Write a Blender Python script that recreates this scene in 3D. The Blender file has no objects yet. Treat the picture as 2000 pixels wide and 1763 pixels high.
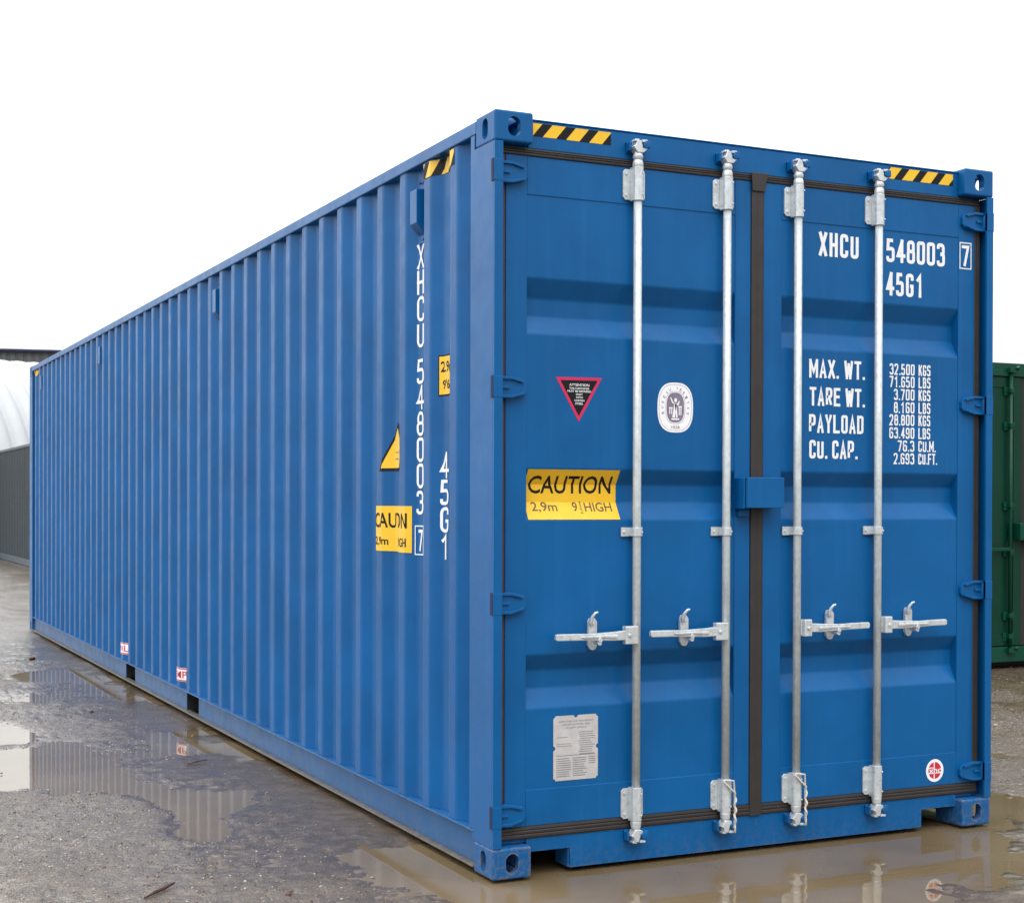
import bpy, bmesh, math, random
import numpy as np
from mathutils import Vector, Matrix
random.seed(7); rng = np.random.default_rng(7)
sc = bpy.context.scene
C = sc.collection

# ------------------------------------------------------------------ camera
CAM = Vector((-2.37714798, -5.13947592, 1.42287410)); YAW, PITCH, ROLL = 0.445257255, -0.00697111, 0.00279404
F_PX, CY_OFF = 2951.92526, 119.576
fw = Vector((math.sin(YAW)*math.cos(PITCH), math.cos(YAW)*math.cos(PITCH), math.sin(PITCH)))
rt0 = Vector((math.cos(YAW), -math.sin(YAW), 0)); up0 = rt0.cross(fw)
rt = rt0*math.cos(ROLL) + up0*math.sin(ROLL); up = up0*math.cos(ROLL) - rt0*math.sin(ROLL)
cam_data = bpy.data.cameras.new('camera'); cam = bpy.data.objects.new('camera', cam_data); C.objects.link(cam)
cam.matrix_world = Matrix(((rt.x, up.x, -fw.x, CAM.x), (rt.y, up.y, -fw.y, CAM.y), (rt.z, up.z, -fw.z, CAM.z), (0, 0, 0, 1)))
cam_data.sensor_fit = 'HORIZONTAL'; cam_data.sensor_width = 36
cam_data.lens = F_PX/2000*36; cam_data.shift_y = CY_OFF/2000
cam_data.clip_start = 0.1; cam_data.clip_end = 3000
cam_data.dof.use_dof = True; cam_data.dof.focus_distance = 7.0; cam_data.dof.aperture_fstop = 9.0
sc.camera = cam
sc.render.resolution_x, sc.render.resolution_y = 1024, 902

# ------------------------------------------------------------------ sky and sun (overcast)
SUN_EL, SUN_AZ = math.radians(50), math.radians(196)     # compass direction the light comes from, 0 = +Y, clockwise
w = bpy.data.worlds.new('World'); sc.world = w; w.use_nodes = True
nt = w.node_tree; nt.nodes.clear()
wo = nt.nodes.new('ShaderNodeOutputWorld'); bg = nt.nodes.new('ShaderNodeBackground')
sky = nt.nodes.new('ShaderNodeTexSky'); sky.sky_type = 'NISHITA'; sky.sun_disc = False
sky.sun_elevation = SUN_EL; sky.sun_rotation = SUN_AZ; sky.dust_density = 6; sky.air_density = 1.5
hs = nt.nodes.new('ShaderNodeHueSaturation'); hs.inputs['Saturation'].default_value = 0.5
tc = nt.nodes.new('ShaderNodeTexCoord'); nz = nt.nodes.new('ShaderNodeTexNoise')
nz.inputs['Scale'].default_value = 2.2; nz.inputs['Detail'].default_value = 4; nz.inputs['Roughness'].default_value = 0.45
cr = nt.nodes.new('ShaderNodeValToRGB')
cr.color_ramp.elements[0].position = 0.25; cr.color_ramp.elements[0].color = (8.0, 8.5, 9.0, 1)
cr.color_ramp.elements[1].position = 0.6; cr.color_ramp.elements[1].color = (11.9, 12.1, 12.4, 1)
mx = nt.nodes.new('ShaderNodeMix'); mx.data_type = 'RGBA'; mx.inputs[0].default_value = 0.92
L = nt.links.new
L(tc.outputs['Generated'], nz.inputs['Vector']); L(nz.outputs['Fac'], cr.inputs['Fac'])
L(sky.outputs[0], hs.inputs['Color']); L(hs.outputs[0], mx.inputs[6]); L(cr.outputs[0], mx.inputs[7])
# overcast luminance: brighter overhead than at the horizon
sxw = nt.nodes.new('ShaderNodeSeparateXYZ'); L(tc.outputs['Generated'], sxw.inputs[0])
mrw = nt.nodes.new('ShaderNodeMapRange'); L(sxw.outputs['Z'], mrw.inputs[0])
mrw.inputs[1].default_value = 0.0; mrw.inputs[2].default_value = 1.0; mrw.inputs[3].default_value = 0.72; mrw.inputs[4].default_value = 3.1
# added sky gradient: brighter to the back left, dimmed behind camera to darken doors
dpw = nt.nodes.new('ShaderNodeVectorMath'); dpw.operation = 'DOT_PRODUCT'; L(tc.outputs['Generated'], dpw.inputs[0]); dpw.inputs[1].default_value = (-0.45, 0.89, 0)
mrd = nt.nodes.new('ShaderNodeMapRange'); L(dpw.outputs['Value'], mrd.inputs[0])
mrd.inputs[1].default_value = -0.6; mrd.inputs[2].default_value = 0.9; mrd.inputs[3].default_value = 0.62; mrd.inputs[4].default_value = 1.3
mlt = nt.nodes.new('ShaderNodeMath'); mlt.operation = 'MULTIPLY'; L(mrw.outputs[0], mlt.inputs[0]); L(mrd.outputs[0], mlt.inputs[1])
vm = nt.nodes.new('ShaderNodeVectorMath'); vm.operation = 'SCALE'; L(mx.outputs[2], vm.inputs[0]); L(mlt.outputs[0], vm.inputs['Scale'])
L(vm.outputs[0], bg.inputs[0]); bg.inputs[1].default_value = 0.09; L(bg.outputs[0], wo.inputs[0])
sd = bpy.data.lights.new('sun', 'SUN'); sd.energy = 0.9; sd.angle = math.radians(40); sd.color = (1, 0.97, 0.93)
so = bpy.data.objects.new('sun', sd); C.objects.link(so)
dv = Vector((math.sin(SUN_AZ)*math.cos(SUN_EL), math.cos(SUN_AZ)*math.cos(SUN_EL), math.sin(SUN_EL)))
so.rotation_euler = dv.to_track_quat('Z', 'Y').to_euler()
sc.view_settings.view_transform = 'Standard'; sc.view_settings.look = 'None'
sc.view_settings.gamma = 1; sc.view_settings.exposure = 0.36

# ------------------------------------------------------------------ materials
def lin(r, g, b):
    f = lambda c: (c/255/12.92) if c/255 <= 0.04045 else ((c/255+0.055)/1.055)**2.4
    return (f(r), f(g), f(b), 1)
def new_mat(name):
    m = bpy.data.materials.new(name); m.use_nodes = True
    n = m.node_tree; p = n.nodes['Principled BSDF']
    return m, n, p
def noise(n, scale, detail=4, rough=0.5, vec=None, coord='Object', sc3=None):
    t = n.nodes.new('ShaderNodeTexNoise'); t.inputs['Scale'].default_value = scale
    t.inputs['Detail'].default_value = detail; t.inputs['Roughness'].default_value = rough
    c = n.nodes.new('ShaderNodeTexCoord'); o = c.outputs[coord]
    if sc3:
        mp = n.nodes.new('ShaderNodeMapping'); mp.inputs['Scale'].default_value = sc3
        n.links.new(o, mp.inputs['Vector']); o = mp.outputs[0]
    n.links.new(o, t.inputs['Vector']); return t.outputs['Fac']
def ramp(n, fac, stops):
    r = n.nodes.new('ShaderNodeValToRGB'); e = r.color_ramp.elements
    e[0].position, e[0].color = stops[0]; e[1].position, e[1].color = stops[-1]
    for p, c in stops[1:-1]:
        x = e.new(p); x.color = c
    n.links.new(fac, r.inputs['Fac']); return r.outputs['Color']
def g1(v): return (v, v, v, 1)
def mixc(n, fac, a, b):
    m = n.nodes.new('ShaderNodeMix'); m.data_type = 'RGBA'
    for i, v in ((0, fac), (6, a), (7, b)):
        if hasattr(v, 'is_output'): n.links.new(v, m.inputs[i])
        else: m.inputs[i].default_value = v
    return m.outputs[2]
def math_(n, op, a, b=0.0, clamp=False):
    m = n.nodes.new('ShaderNodeMath'); m.operation = op; m.use_clamp = clamp
    for i, v in enumerate((a, b)):
        if hasattr(v, 'is_output'): n.links.new(v, m.inputs[i])
        else: m.inputs[i].default_value = v
    return m.outputs[0]
def bump(n, p, h, dist, strength=1.0):
    b = n.nodes.new('ShaderNodeBump'); b.inputs['Distance'].default_value = dist; b.inputs['Strength'].default_value = strength
    n.links.new(h, b.inputs['Height']); n.links.new(b.outputs[0], p.inputs['Normal'])

def paint(name, col, rough=0.38, var=0.10, chips=0.0, chipcol=(0.25, 0.19, 0.13, 1), dirt=0.35, dirt_h=0.22, warp=0.0015):
    m, n, p = new_mat(name)
    dark = tuple(c*(1-var) for c in col[:3])+(1,); lite = tuple(min(1, c*(1+var)) for c in col[:3])+(1,)
    c = mixc(n, ramp(n, noise(n, 2.2, 6, 0.6), [(0.35, g1(0)), (0.65, g1(1))]), dark, lite)
    # rain streaks
    st = ramp(n, noise(n, 1.0, 5, 0.65, sc3=(26, 26, 0.9)), [(0.52, g1(0)), (0.78, g1(0.16))])
    c = mixc(n, st, c, tuple(min(1, x*1.3+0.03) for x in col[:3])+(1,))
    # mud splashed near the ground (world height)
    geo = n.nodes.new('ShaderNodeNewGeometry'); sx = n.nodes.new('ShaderNodeSeparateXYZ'); n.links.new(geo.outputs['Position'], sx.inputs[0])
    hz = math_(n, 'SUBTRACT', 1.0, math_(n, 'DIVIDE', sx.outputs['Z'], dirt_h), True)
    sp = ramp(n, noise(n, 55, 5, 0.7), [(0.45, g1(0)), (0.66, g1(1))])
    d = math_(n, 'MULTIPLY', math_(n, 'MULTIPLY', hz, sp, True), dirt, True)
    c = mixc(n, d, c, (0.16, 0.125, 0.085, 1))
    # tiny specks and scuffs
    v = ramp(n, noise(n, 130, 2, 0.5), [(0.735, g1(0)), (0.76, g1(0.5))])
    c = mixc(n, v, c, (0.05, 0.05, 0.05, 1))
    if chips > 0:
        bv = n.nodes.new('ShaderNodeBevel'); bv.inputs['Radius'].default_value = 0.010; bv.samples = 4
        dt = n.nodes.new('ShaderNodeVectorMath'); dt.operation = 'DOT_PRODUCT'
        n.links.new(bv.outputs[0], dt.inputs[0]); n.links.new(geo.outputs['Normal'], dt.inputs[1])
        ed = math_(n, 'MULTIPLY', math_(n, 'SUBTRACT', 1.0, dt.outputs['Value']), 14, True)
        nn = ramp(n, noise(n, 30, 5, 0.7), [(0.50, g1(0)), (0.56, g1(1))])
        lo = math_(n, 'SUBTRACT', 1.25, math_(n, 'MULTIPLY', sx.outputs['Z'], 0.55), True)
        c = mixc(n, math_(n, 'MULTIPLY', math_(n, 'MULTIPLY', math_(n, 'MULTIPLY', ed, nn), chips, True), lo, True), c, chipcol)
    n.links.new(c, p.inputs['Base Color'])
    r = n.nodes.new('ShaderNodeMapRange'); n.links.new(noise(n, 9, 5, 0.6), r.inputs[0])
    r.inputs[1].default_value = 0.3; r.inputs[2].default_value = 0.7; r.inputs[3].default_value = rough-0.06; r.inputs[4].default_value = rough+0.08
    n.links.new(r.outputs[0], p.inputs['Roughness'])
    p.inputs['Specular IOR Level'].default_value = 0.24
    h1 = noise(n, 3.0, 2, 0.4)
    h2 = math_(n, 'MULTIPLY', noise(n, 220, 2, 0.5), 0.05)
    bump(n, p, math_(n, 'ADD', h1, h2), warp*4, 0.5)
    return m
def plain(name, col, rough=0.5, metal=0.0, var=0.12, scale=14, bd=0.0, coat=0.0):
    m, n, p = new_mat(name)
    dark = tuple(c*(1-var) for c in col[:3])+(1,); lite = tuple(min(1, c*(1+var)) for c in col[:3])+(1,)
    n.links.new(mixc(n, ramp(n, noise(n, scale, 5, 0.6), [(0.3, g1(0)), (0.7, g1(1))]), dark, lite), p.inputs['Base Color'])
    p.inputs['Roughness'].default_value = rough; p.inputs['Metallic'].default_value = metal
    p.inputs['Coat Weight'].default_value = coat
    if bd: bump(n, p, noise(n, scale*3, 4, 0.6), bd)
    return m

BLUE = (0.0014, 0.092, 0.275)
M = {}
M['blue'] = paint('blue_container_paint', BLUE, 0.36)
M['cast'] = paint('blue_casting_paint', BLUE, 0.42, chips=0.9, dirt=0.7, dirt_h=0.2)
M['rail'] = paint('blue_rail_paint', (0.012, 0.088, 0.23), 0.36, chips=0.25, dirt=0.5, dirt_h=0.10)
M['sill'] = paint('blue_sill_paint', BLUE, 0.36, chips=0.35, dirt=0.25, dirt_h=0.12)
M['flange'] = plain('muddy_flange_paint', (0.095, 0.085, 0.073, 1), 0.5, var=0.4, scale=30)
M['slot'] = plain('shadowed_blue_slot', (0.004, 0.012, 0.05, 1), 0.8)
M['floor'] = plain('dark_underfloor', (0.02, 0.02, 0.02, 1), 0.9)
M['rubber'] = plain('dark_brown_rubber', (0.025, 0.020, 0.019, 1), 0.55, var=0.2)
M['redrub'] = plain('red_brown_seal', (0.06, 0.022, 0.022, 1), 0.6, var=0.2)
M['white'] = plain('white_vinyl', (0.80, 0.82, 0.84, 1), 0.45, var=0.04)
M['black'] = plain('black_print', (0.006, 0.005, 0.007, 1), 0.65, var=0.1)
M['black'].node_tree.nodes['Principled BSDF'].inputs['Specular IOR Level'].default_value = 0.25
M['yellow'] = plain('yellow_vinyl', (0.80, 0.48, 0.015, 1), 0.4, var=0.04)
M['magenta'] = plain('crimson_print', (0.55, 0.015, 0.09, 1), 0.4, var=0.05)
M['red'] = plain('red_print', (0.55, 0.02, 0.05, 1), 0.4, var=0.05)
M['mauve'] = plain('mauve_grey_print', (0.20, 0.17, 0.23, 1), 0.5, var=0.15, scale=60)
M['lilac'] = plain('pale_seal_print', (0.84, 0.84, 0.87, 1), 0.5, var=0.05, scale=60)
M['plate'] = plain('dull_metal_plate', (0.58, 0.56, 0.56, 1), 0.4, 0.3, var=0.1, scale=30)
M['faded'] = plain('faded_black_print', (0.10, 0.065, 0.02, 1), 0.5)
M['ink'] = plain('grey_ink', (0.17, 0.17, 0.18, 1), 0.5)
M['rope'] = plain('white_cord', (0.62, 0.60, 0.55, 1), 0.8, var=0.2, scale=80, bd=0.003)
def galv(name, base, metal, rough):
    m, n, p = new_mat(name)
    a = noise(n, 40, 6, 0.7); b = noise(n, 6, 4, 0.6, sc3=(6, 6, 1))
    c = mixc(n, ramp(n, a, [(0.3, g1(0)), (0.7, g1(1))]), tuple(x*0.78 for x in base)+(1,), tuple(min(1, x*1.12) for x in base)+(1,))
    c = mixc(n, ramp(n, b, [(0.5, g1(0)), (0.75, g1(0.45))]), c, (0.33, 0.32, 0.30, 1))
    n.links.new(c, p.inputs['Base Color']); p.inputs['Metallic'].default_value = metal
    r = n.nodes.new('ShaderNodeMapRange'); n.links.new(a, r.inputs[0]); r.inputs[3].default_value = rough-0.08; r.inputs[4].default_value = rough+0.14
    n.links.new(r.outputs[0], p.inputs['Roughness']); bump(n, p, a, 0.0015, 0.6)
    return m
M['galv'] = galv('galvanised_steel', (0.56, 0.61, 0.62), 0.22, 0.34)
M['zinc'] = galv('zinc_fittings', (0.64, 0.68, 0.70), 0.4, 0.27)

# ------------------------------------------------------------------ mesh helpers
class MB:
    def __init__(s): s.v = []; s.f = []; s.sm = []
    def add(s, vs, fs, smooth=False):
        o = len(s.v); s.v += [tuple(v) for v in vs]; s.f += [tuple(i+o for i in f) for f in fs]; s.sm += [smooth]*len(fs); return s
    def box(s, x0, x1, y0, y1, z0, z1):
        return s.add([(x0,y0,z0),(x1,y0,z0),(x1,y1,z0),(x0,y1,z0),(x0,y0,z1),(x1,y0,z1),(x1,y1,z1),(x0,y1,z1)],
                     [(0,3,2,1),(4,5,6,7),(0,1,5,4),(1,2,6,5),(2,3,7,6),(3,0,4,7)])
    def prism(s, poly, lo, hi, axis='y'):
        """poly: 2D points. axis y -> (x,z); x -> (y,z); z -> (x,y)"""
        def P(a, b, t): return (a, t, b) if axis == 'y' else ((t, a, b) if axis == 'x' else (a, b, t))
        n = len(poly); vs = [P(a, b, lo) for a, b in poly]+[P(a, b, hi) for a, b in poly]
        fs = [tuple(range(n)), tuple(range(2*n-1, n-1, -1))]+[(i, i+n, (i+1) % n+n, (i+1) % n) for i in range(n)]
        return s.add(vs, fs)
    def tube(s, pts, r, seg=16, cap=True):
        pts = [Vector(p) for p in pts]; rs = r if isinstance(r, (list, tuple)) else [r]*len(pts)
        vs = []; ref = None
        for i, p in enumerate(pts):
            d = (pts[min(i+1, len(pts)-1)]-pts[max(i-1, 0)]).normalized()
            if ref is None:
                a = Vector((0, 0, 1)) if abs(d.z) < 0.9 else Vector((1, 0, 0)); ref = d.cross(a).normalized()
            ref = (ref-d*ref.dot(d)).normalized(); b = d.cross(ref)
            for k in range(seg):
                t = 2*math.pi*k/seg; vs.append(p+(ref*math.cos(t)+b*math.sin(t))*rs[i])
        fs = [(i*seg+k, i*seg+(k+1) % seg, (i+1)*seg+(k+1) % seg, (i+1)*seg+k) for i in range(len(pts)-1) for k in range(seg)]
        s.add(vs, fs, True)
        if cap:
            o = len(s.v)-len(vs); s.f += [tuple(o+k for k in range(seg-1, -1, -1)), tuple(o+(len(pts)-1)*seg+k for k in range(seg))]; s.sm += [False, False]
        return s
    def build(s, name, mat, parent=None, bevel=0.0, seg=2):
        me = bpy.data.meshes.new(name); me.from_pydata(s.v, [], s.f); 
        bm = bmesh.new(); bm.from_mesh(me); bmesh.ops.recalc_face_normals(bm, faces=bm.faces)
        for f, q in zip(bm.faces, s.sm): f.smooth = q
        bm.to_mesh(me); bm.free()
        return link(name, me, mat, parent, bevel, seg)
def link(name, me, mat, parent=None, bevel=0.0, seg=2):
    o = bpy.data.objects.new(name, me); C.objects.link(o)
    for m in (mat if isinstance(mat, (list, tuple)) else [mat]): me.materials.append(m)
    o.parent = parent
    if bevel:
        b = o.modifiers.new('bevel', 'BEVEL'); b.width = bevel; b.segments = seg; b.limit_method = 'ANGLE'; b.angle_limit = math.radians(35); b.harden_normals = False
    return o
def empty(name, label, cat, group=None, loc=(0, 0, 0), rz=0):
    o = bpy.data.objects.new(name, None); C.objects.link(o); o.location = loc; o.rotation_euler = (0, 0, rz)
    o.empty_display_size = 0.3
    return tag(o, label, cat, group)
def tag(o, label, cat, group=None, kind=None):
    if label: o['label'] = label
    if cat: o['category'] = cat
    if group: o['group'] = group
    if kind: o['kind'] = kind
    return o

# ---- decals: flat 2D polygons (a, b, layer), cut at bends and laid on a surface
def bisect_map(polys, brk_axis, brks, fmap):
    bm = bmesh.new()
    for poly, lay in polys:
        try: bm.faces.new([bm.verts.new((a, b, lay)) for a, b in poly])
        except ValueError: pass
    for t in brks:
        co = (t, 0, 0) if brk_axis == 0 else (0, t, 0); no = (1, 0, 0) if brk_axis == 0 else (0, 1, 0)
        bmesh.ops.bisect_plane(bm, geom=bm.verts[:]+bm.edges[:]+bm.faces[:], dist=1e-6, plane_co=co, plane_no=no)
    for v in bm.verts: v.co = fmap(v.co.x, v.co.y, v.co.z)
    me = bpy.data.meshes.new('decal'); bm.to_mesh(me); bm.free(); return me
RIBS = [(2.281, 2.207, 2.136, 2.068), (1.552, 1.492, 1.423, 1.355), (0.838, 0.775, 0.705, 0.632)]
DOOR_Y, PAN_Y, RIB_D = 0.045, 0.0485, 0.040
ZB = sorted([z for r in RIBS for z in r])
def door_y(z):
    for a, b, c, d in RIBS:
        if d < z < a:
            if z > b: return PAN_Y+RIB_D*(a-z)/(a-b)
            if z > c: return PAN_Y+RIB_D
            return PAN_Y+RIB_D*(z-d)/(c-d)
    return PAN_Y
PITCH_C, Y0C, XO, XI = 0.2785, 0.375, 0.010, 0.046
NCOR = 42
YB = []
for k in range(-1, NCOR+1):
    y = Y0C+PITCH_C*k; YB += [y, y+0.072, y+0.14, y+0.2105]
YB = [y for y in YB if 0.23 < y < 11.97]
def side_x(y):
    t = (y-Y0C) % PITCH_C
    if t < 0.072: return XO
    if t < 0.14: return XO+(XI-XO)*(t-0.072)/0.068
    if t < 0.2105: return XI
    return XI-(XI-XO)*(t-0.2105)/(PITCH_C-0.2105)
def decal_front(name, polys, mat, parent, off=0.0012, flat=None):
    f = lambda a, b, l: (a, (flat if flat is not None else door_y(b))-off-l*0.00025, b)
    return link(name, bisect_map(polys, 1, ZB if flat is None else [], f), mat, parent)
def decal_side(name, polys, mat, parent, off=0.0022):
    f = lambda a, b, l: (side_x(a)-off-l*0.0004, a, b)
    return link(name, bisect_map(polys, 0, YB, f), mat, parent)
# stroke font (container stencil lettering)
G = {
 'X': ['s', [(0,0),(1,1)], [(0,1),(1,0)]], 'H': ['s', [(0,0),(0,1)], [(1,0),(1,1)], [(0,.5),(1,.5)]],
 'C': ['r', [(1,.72),(1,1),(0,1),(0,0),(1,0),(1,.28)]], 'U': ['r', [(0,1),(0,0),(1,0),(1,1)]],
 '5': ['r', [(.95,1),(.08,1,0),(.03,.57,0),(1,.60),(1,0),(0,0),(0,.2)]], '4': ['s', [(.72,0),(.72,1)], [(.72,1),(0,.27),(1.08,.27)]],
 '8': ['r', [(.5,.53),(.05,.53),(.05,1),(.95,1),(.95,.53),(.5,.53)], [(.5,.53),(0,.53),(0,0),(1,0),(1,.53),(.5,.53)]],
 '0': ['r', [(.5,1),(0,1),(0,0),(1,0),(1,1),(.5,1)]], 'O': ['r', [(.5,1),(0,1),(0,0),(1,0),(1,1),(.5,1)]],
 '3': ['r', [(0,.8),(0,1),(.95,1),(.95,.54),(.4,.54,0)], [(.4,.53),(1,.53),(1,0),(0,0),(0,.2)]],
 'G': ['r', [(1,.74),(1,1),(0,1),(0,0),(1,0),(1,.45,0),(.55,.45)]], '1': ['s', [(.15,.8),(.6,1),(.6,0)]],
 '7': ['s', [(0,1),(1,1),(.35,0)]], 'M': ['s', [(0,0),(0,1)], [(0,1),(.5,.3),(1,1)], [(1,1),(1,0)]],
 'A': ['s', [(0,0),(.5,1),(1,0)], [(.2,.28),(.8,.28)]], 'W': ['s', [(0,1),(.24,0)], [(.24,0),(.5,.85)], [(.5,.85),(.76,0)], [(.76,0),(1,1)]],
 'T': ['s', [(0,1),(1,1)], [(.5,1),(.5,0)]], 'R': ['r', [(0,0),(0,1,0),(1,1),(1,.5),(0,.5)], [(.45,.5),(1,0)]],
 'E': ['s', [(1,1),(0,1),(0,0),(1,0)], [(0,.52),(.85,.52)]], 'P': ['r', [(0,0),(0,1,0),(1,1),(1,.45),(0,.45)]],
 'Y': ['s', [(0,1),(.5,.45),(1,1)], [(.5,.45),(.5,0)]], 'L': ['s', [(0,1),(0,0),(1,0)]],
 'D': ['r', [(.4,1),(0,1,0),(0,0,0),(1,0),(1,1),(.4,1)]], 'K': ['s', [(0,0),(0,1)], [(1,1),(.05,.42)], [(.35,.6),(1,0)]],
 'S': ['r', [(1,.8),(1,1),(0,1),(0,.53),(1,.53),(1,0),(0,0),(0,.2)]], 'F': ['s', [(1,1),(0,1),(0,0)], [(0,.52),(.85,.52)]],
 'B': ['r', [(0,.53),(0,1,0),(.95,1),(.95,.53),(0,.53)], [(0,.53),(0,0,0),(1,0),(1,.53),(.2,.53)]],
 '2': ['r', [(0,.78),(0,1),(1,1),(1,.6),(0,.0,0),(1,0)]], '6': ['r', [(1,.8),(1,1),(0,1),(0,0),(1,0),(1,.56),(0,.56)]],
 '9': ['r', [(0,.2),(0,0),(1,0),(1,1),(0,1),(0,.44),(1,.44)]], '.': ['dot'], 'I': ['s', [(.5,0),(.5,1)]], 'N': ['s', [(0,0),(0,1),(1,0),(1,1)]],
}
def roundpoly(pts, r):
    out = [Vector(pts[0][:2])]
    for i in range(1, len(pts)-1):
        p = Vector(pts[i][:2])
        if len(pts[i]) == 3: out.append(p); continue
        a = Vector(pts[i-1][:2])-p; b = Vector(pts[i+1][:2])-p
        q = min(r, a.length*0.5, b.length*0.5)
        p0 = p+a.normalized()*q; p1 = p+b.normalized()*q
        for t in (0, .2, .4, .6, .8, 1): out.append(p0*(1-t)**2+p*2*t*(1-t)+p1*t*t)
    out.append(Vector(pts[-1][:2])); return out
def strip(pts, wd):
    """mitred strip along pts -> list of quads"""
    P = [pts[0]]
    for p in pts[1:]:
        if (p-P[-1]).length > 1e-6: P.append(p)
    n = len(P); offs = []
    for i in range(n):
        d0 = (P[i]-P[i-1]).normalized() if i > 0 else (P[1]-P[0]).normalized()
        d1 = (P[i+1]-P[i]).normalized() if i < n-1 else d0
        t = (d0+d1)
        t = t.normalized() if t.length > 1e-4 else d0
        nn = Vector((-t.y, t.x)); n0 = Vector((-d0.y, d0.x)); k = min(1/max(nn.dot(n0), 0.2), 2.2)
        offs.append(nn*k*wd/2)
    return [[tuple(P[i]-offs[i]), tuple(P[i+1]-offs[i+1]), tuple(P[i+1]+offs[i+1]), tuple(P[i]+offs[i])] for i in range(n-1)]
def stroke_char(ch, x, z, wd, h, st, lay=0):
    """x,z lower-left of the glyph's outer box"""
    g = G[ch]; out = []
    iw, ih = wd-st, h-st; ox, oz = x+st/2, z+st/2
    if g[0] == 'dot': return [([(x, z), (x+st, z), (x+st, z+st), (x, z+st)], lay)]
    for j, pl in enumerate(g[1:]):
        q = [(ox+p[0]*iw, oz+p[1]*ih)+((0,) if len(p) == 3 else ()) for p in pl]
        pts = roundpoly(q, iw*0.42) if g[0] == 'r' else [Vector(a[:2]) for a in q]
        if g[0] == 's':   # square ends
            d = (pts[0]-pts[1]).normalized(); pts[0] = pts[0]+d*st*0.5
            d = (pts[-1]-pts[-2]).normalized(); pts[-1] = pts[-1]+d*st*0.5
        out += [(s_, lay+j) for s_ in strip(pts, st)]
    return out
def stroke_text(txt, x0, x1, z0, h, st, dotw=0.45, space=0.5, gap=0.28):
    """fits txt between x0 and x1"""
    un = lambda c: dotw if c == '.' else space if c == ' ' else 1.25 if c in 'MW' else 1
    units = sum(un(c) for c in txt)+gap*(len(txt)-1)
    cw = (x1-x0)/units; x = x0; out = []
    for c in txt:
        wv = un(c)*cw
        if c != ' ': out += stroke_char(c, x, z0, wv, h, st)
        x += wv+gap*cw
    return out
def font_polys(txt, x0, x1, z0, z1, lay=0, shear=0.0, rot=0.0):
    """built-in font, scaled to fill the box exactly"""
    cu = bpy.data.curves.new('t', 'FONT'); cu.body = txt; cu.resolution_u = 3; cu.offset = 0.014
    o = bpy.data.objects.new('t', cu); C.objects.link(o); bpy.context.view_layer.update()
    me = bpy.data.meshes.new_from_object(o)
    bpy.data.objects.remove(o)
    V = [(v.co.x, v.co.y) for v in me.vertices]
    a0 = min(v[0] for v in V); a1 = max(v[0] for v in V); b0 = min(v[1] for v in V); b1 = max(v[1] for v in V)
    sx, sz = (x1-x0)/(a1-a0), (z1-z0)/(b1-b0)
    T = [(x0+(a-a0)*sx+shear*(b-b0)*sz, z0+(b-b0)*sz) for a, b in V]
    if rot:
        cx, cz = (x0+x1)/2, (z0+z1)/2; c_, s_ = math.cos(rot), math.sin(rot)
        T = [(cx+(a-cx)*c_-(b-cz)*s_, cz+(a-cx)*s_+(b-cz)*c_) for a, b in T]
    return [([T[i] for i in p.vertices], lay) for p in me.polygons]
def rect(x0, x1, z0, z1): return [(x0, z0), (x1, z0), (x1, z1), (x0, z1)]
def ell(cx, cz, a, b, n=48): return [(cx+a*math.cos(2*math.pi*i/n), cz+b*math.sin(2*math.pi*i/n)) for i in range(n)]
def superell(cx, cz, a, b, n=64, e=0.75):
    f = lambda v: math.copysign(abs(v)**e, v)
    return [(cx+a*f(math.cos(2*math.pi*i/n)), cz+b*f(math.sin(2*math.pi*i/n))) for i in range(n)]
def ring(outer, inner): 
    n = len(outer); return [[outer[i], outer[(i+1) % n], inner[(i+1) % n], inner[i]] for i in range(n)]
def clip(poly, axis, val, keep_less):
    out = []
    for i in range(len(poly)):
        a, b = poly[i], poly[(i+1) % len(poly)]
        ia = (a[axis] <= val) == keep_less; ib = (b[axis] <= val) == keep_less
        if ia: out.append(a)
        if ia != ib:
            t = (val-a[axis])/(b[axis]-a[axis]); out.append((a[0]+(b[0]-a[0])*t, a[1]+(b[1]-a[1])*t))
    return out
def hazard(x0, x1, z0, z1, pitch, shear, phase, frac=0.5):
    """returns yellow and black polygon lists"""
    Y, K = [], []
    x = x0-pitch*3+phase
    while x < x1+pitch:
        for a, b, L_ in ((x, x+pitch*frac, Y), (x+pitch*frac, x+pitch, K)):
            p = [(a, z0), (b, z0), (b+shear, z1), (a+shear, z1)]
            p = clip(p, 0, x0, False); p = clip(p, 0, x1, True) if p else p
            if len(p) > 2: L_.append((p, 0))
        x += pitch
    return Y, K

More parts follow.
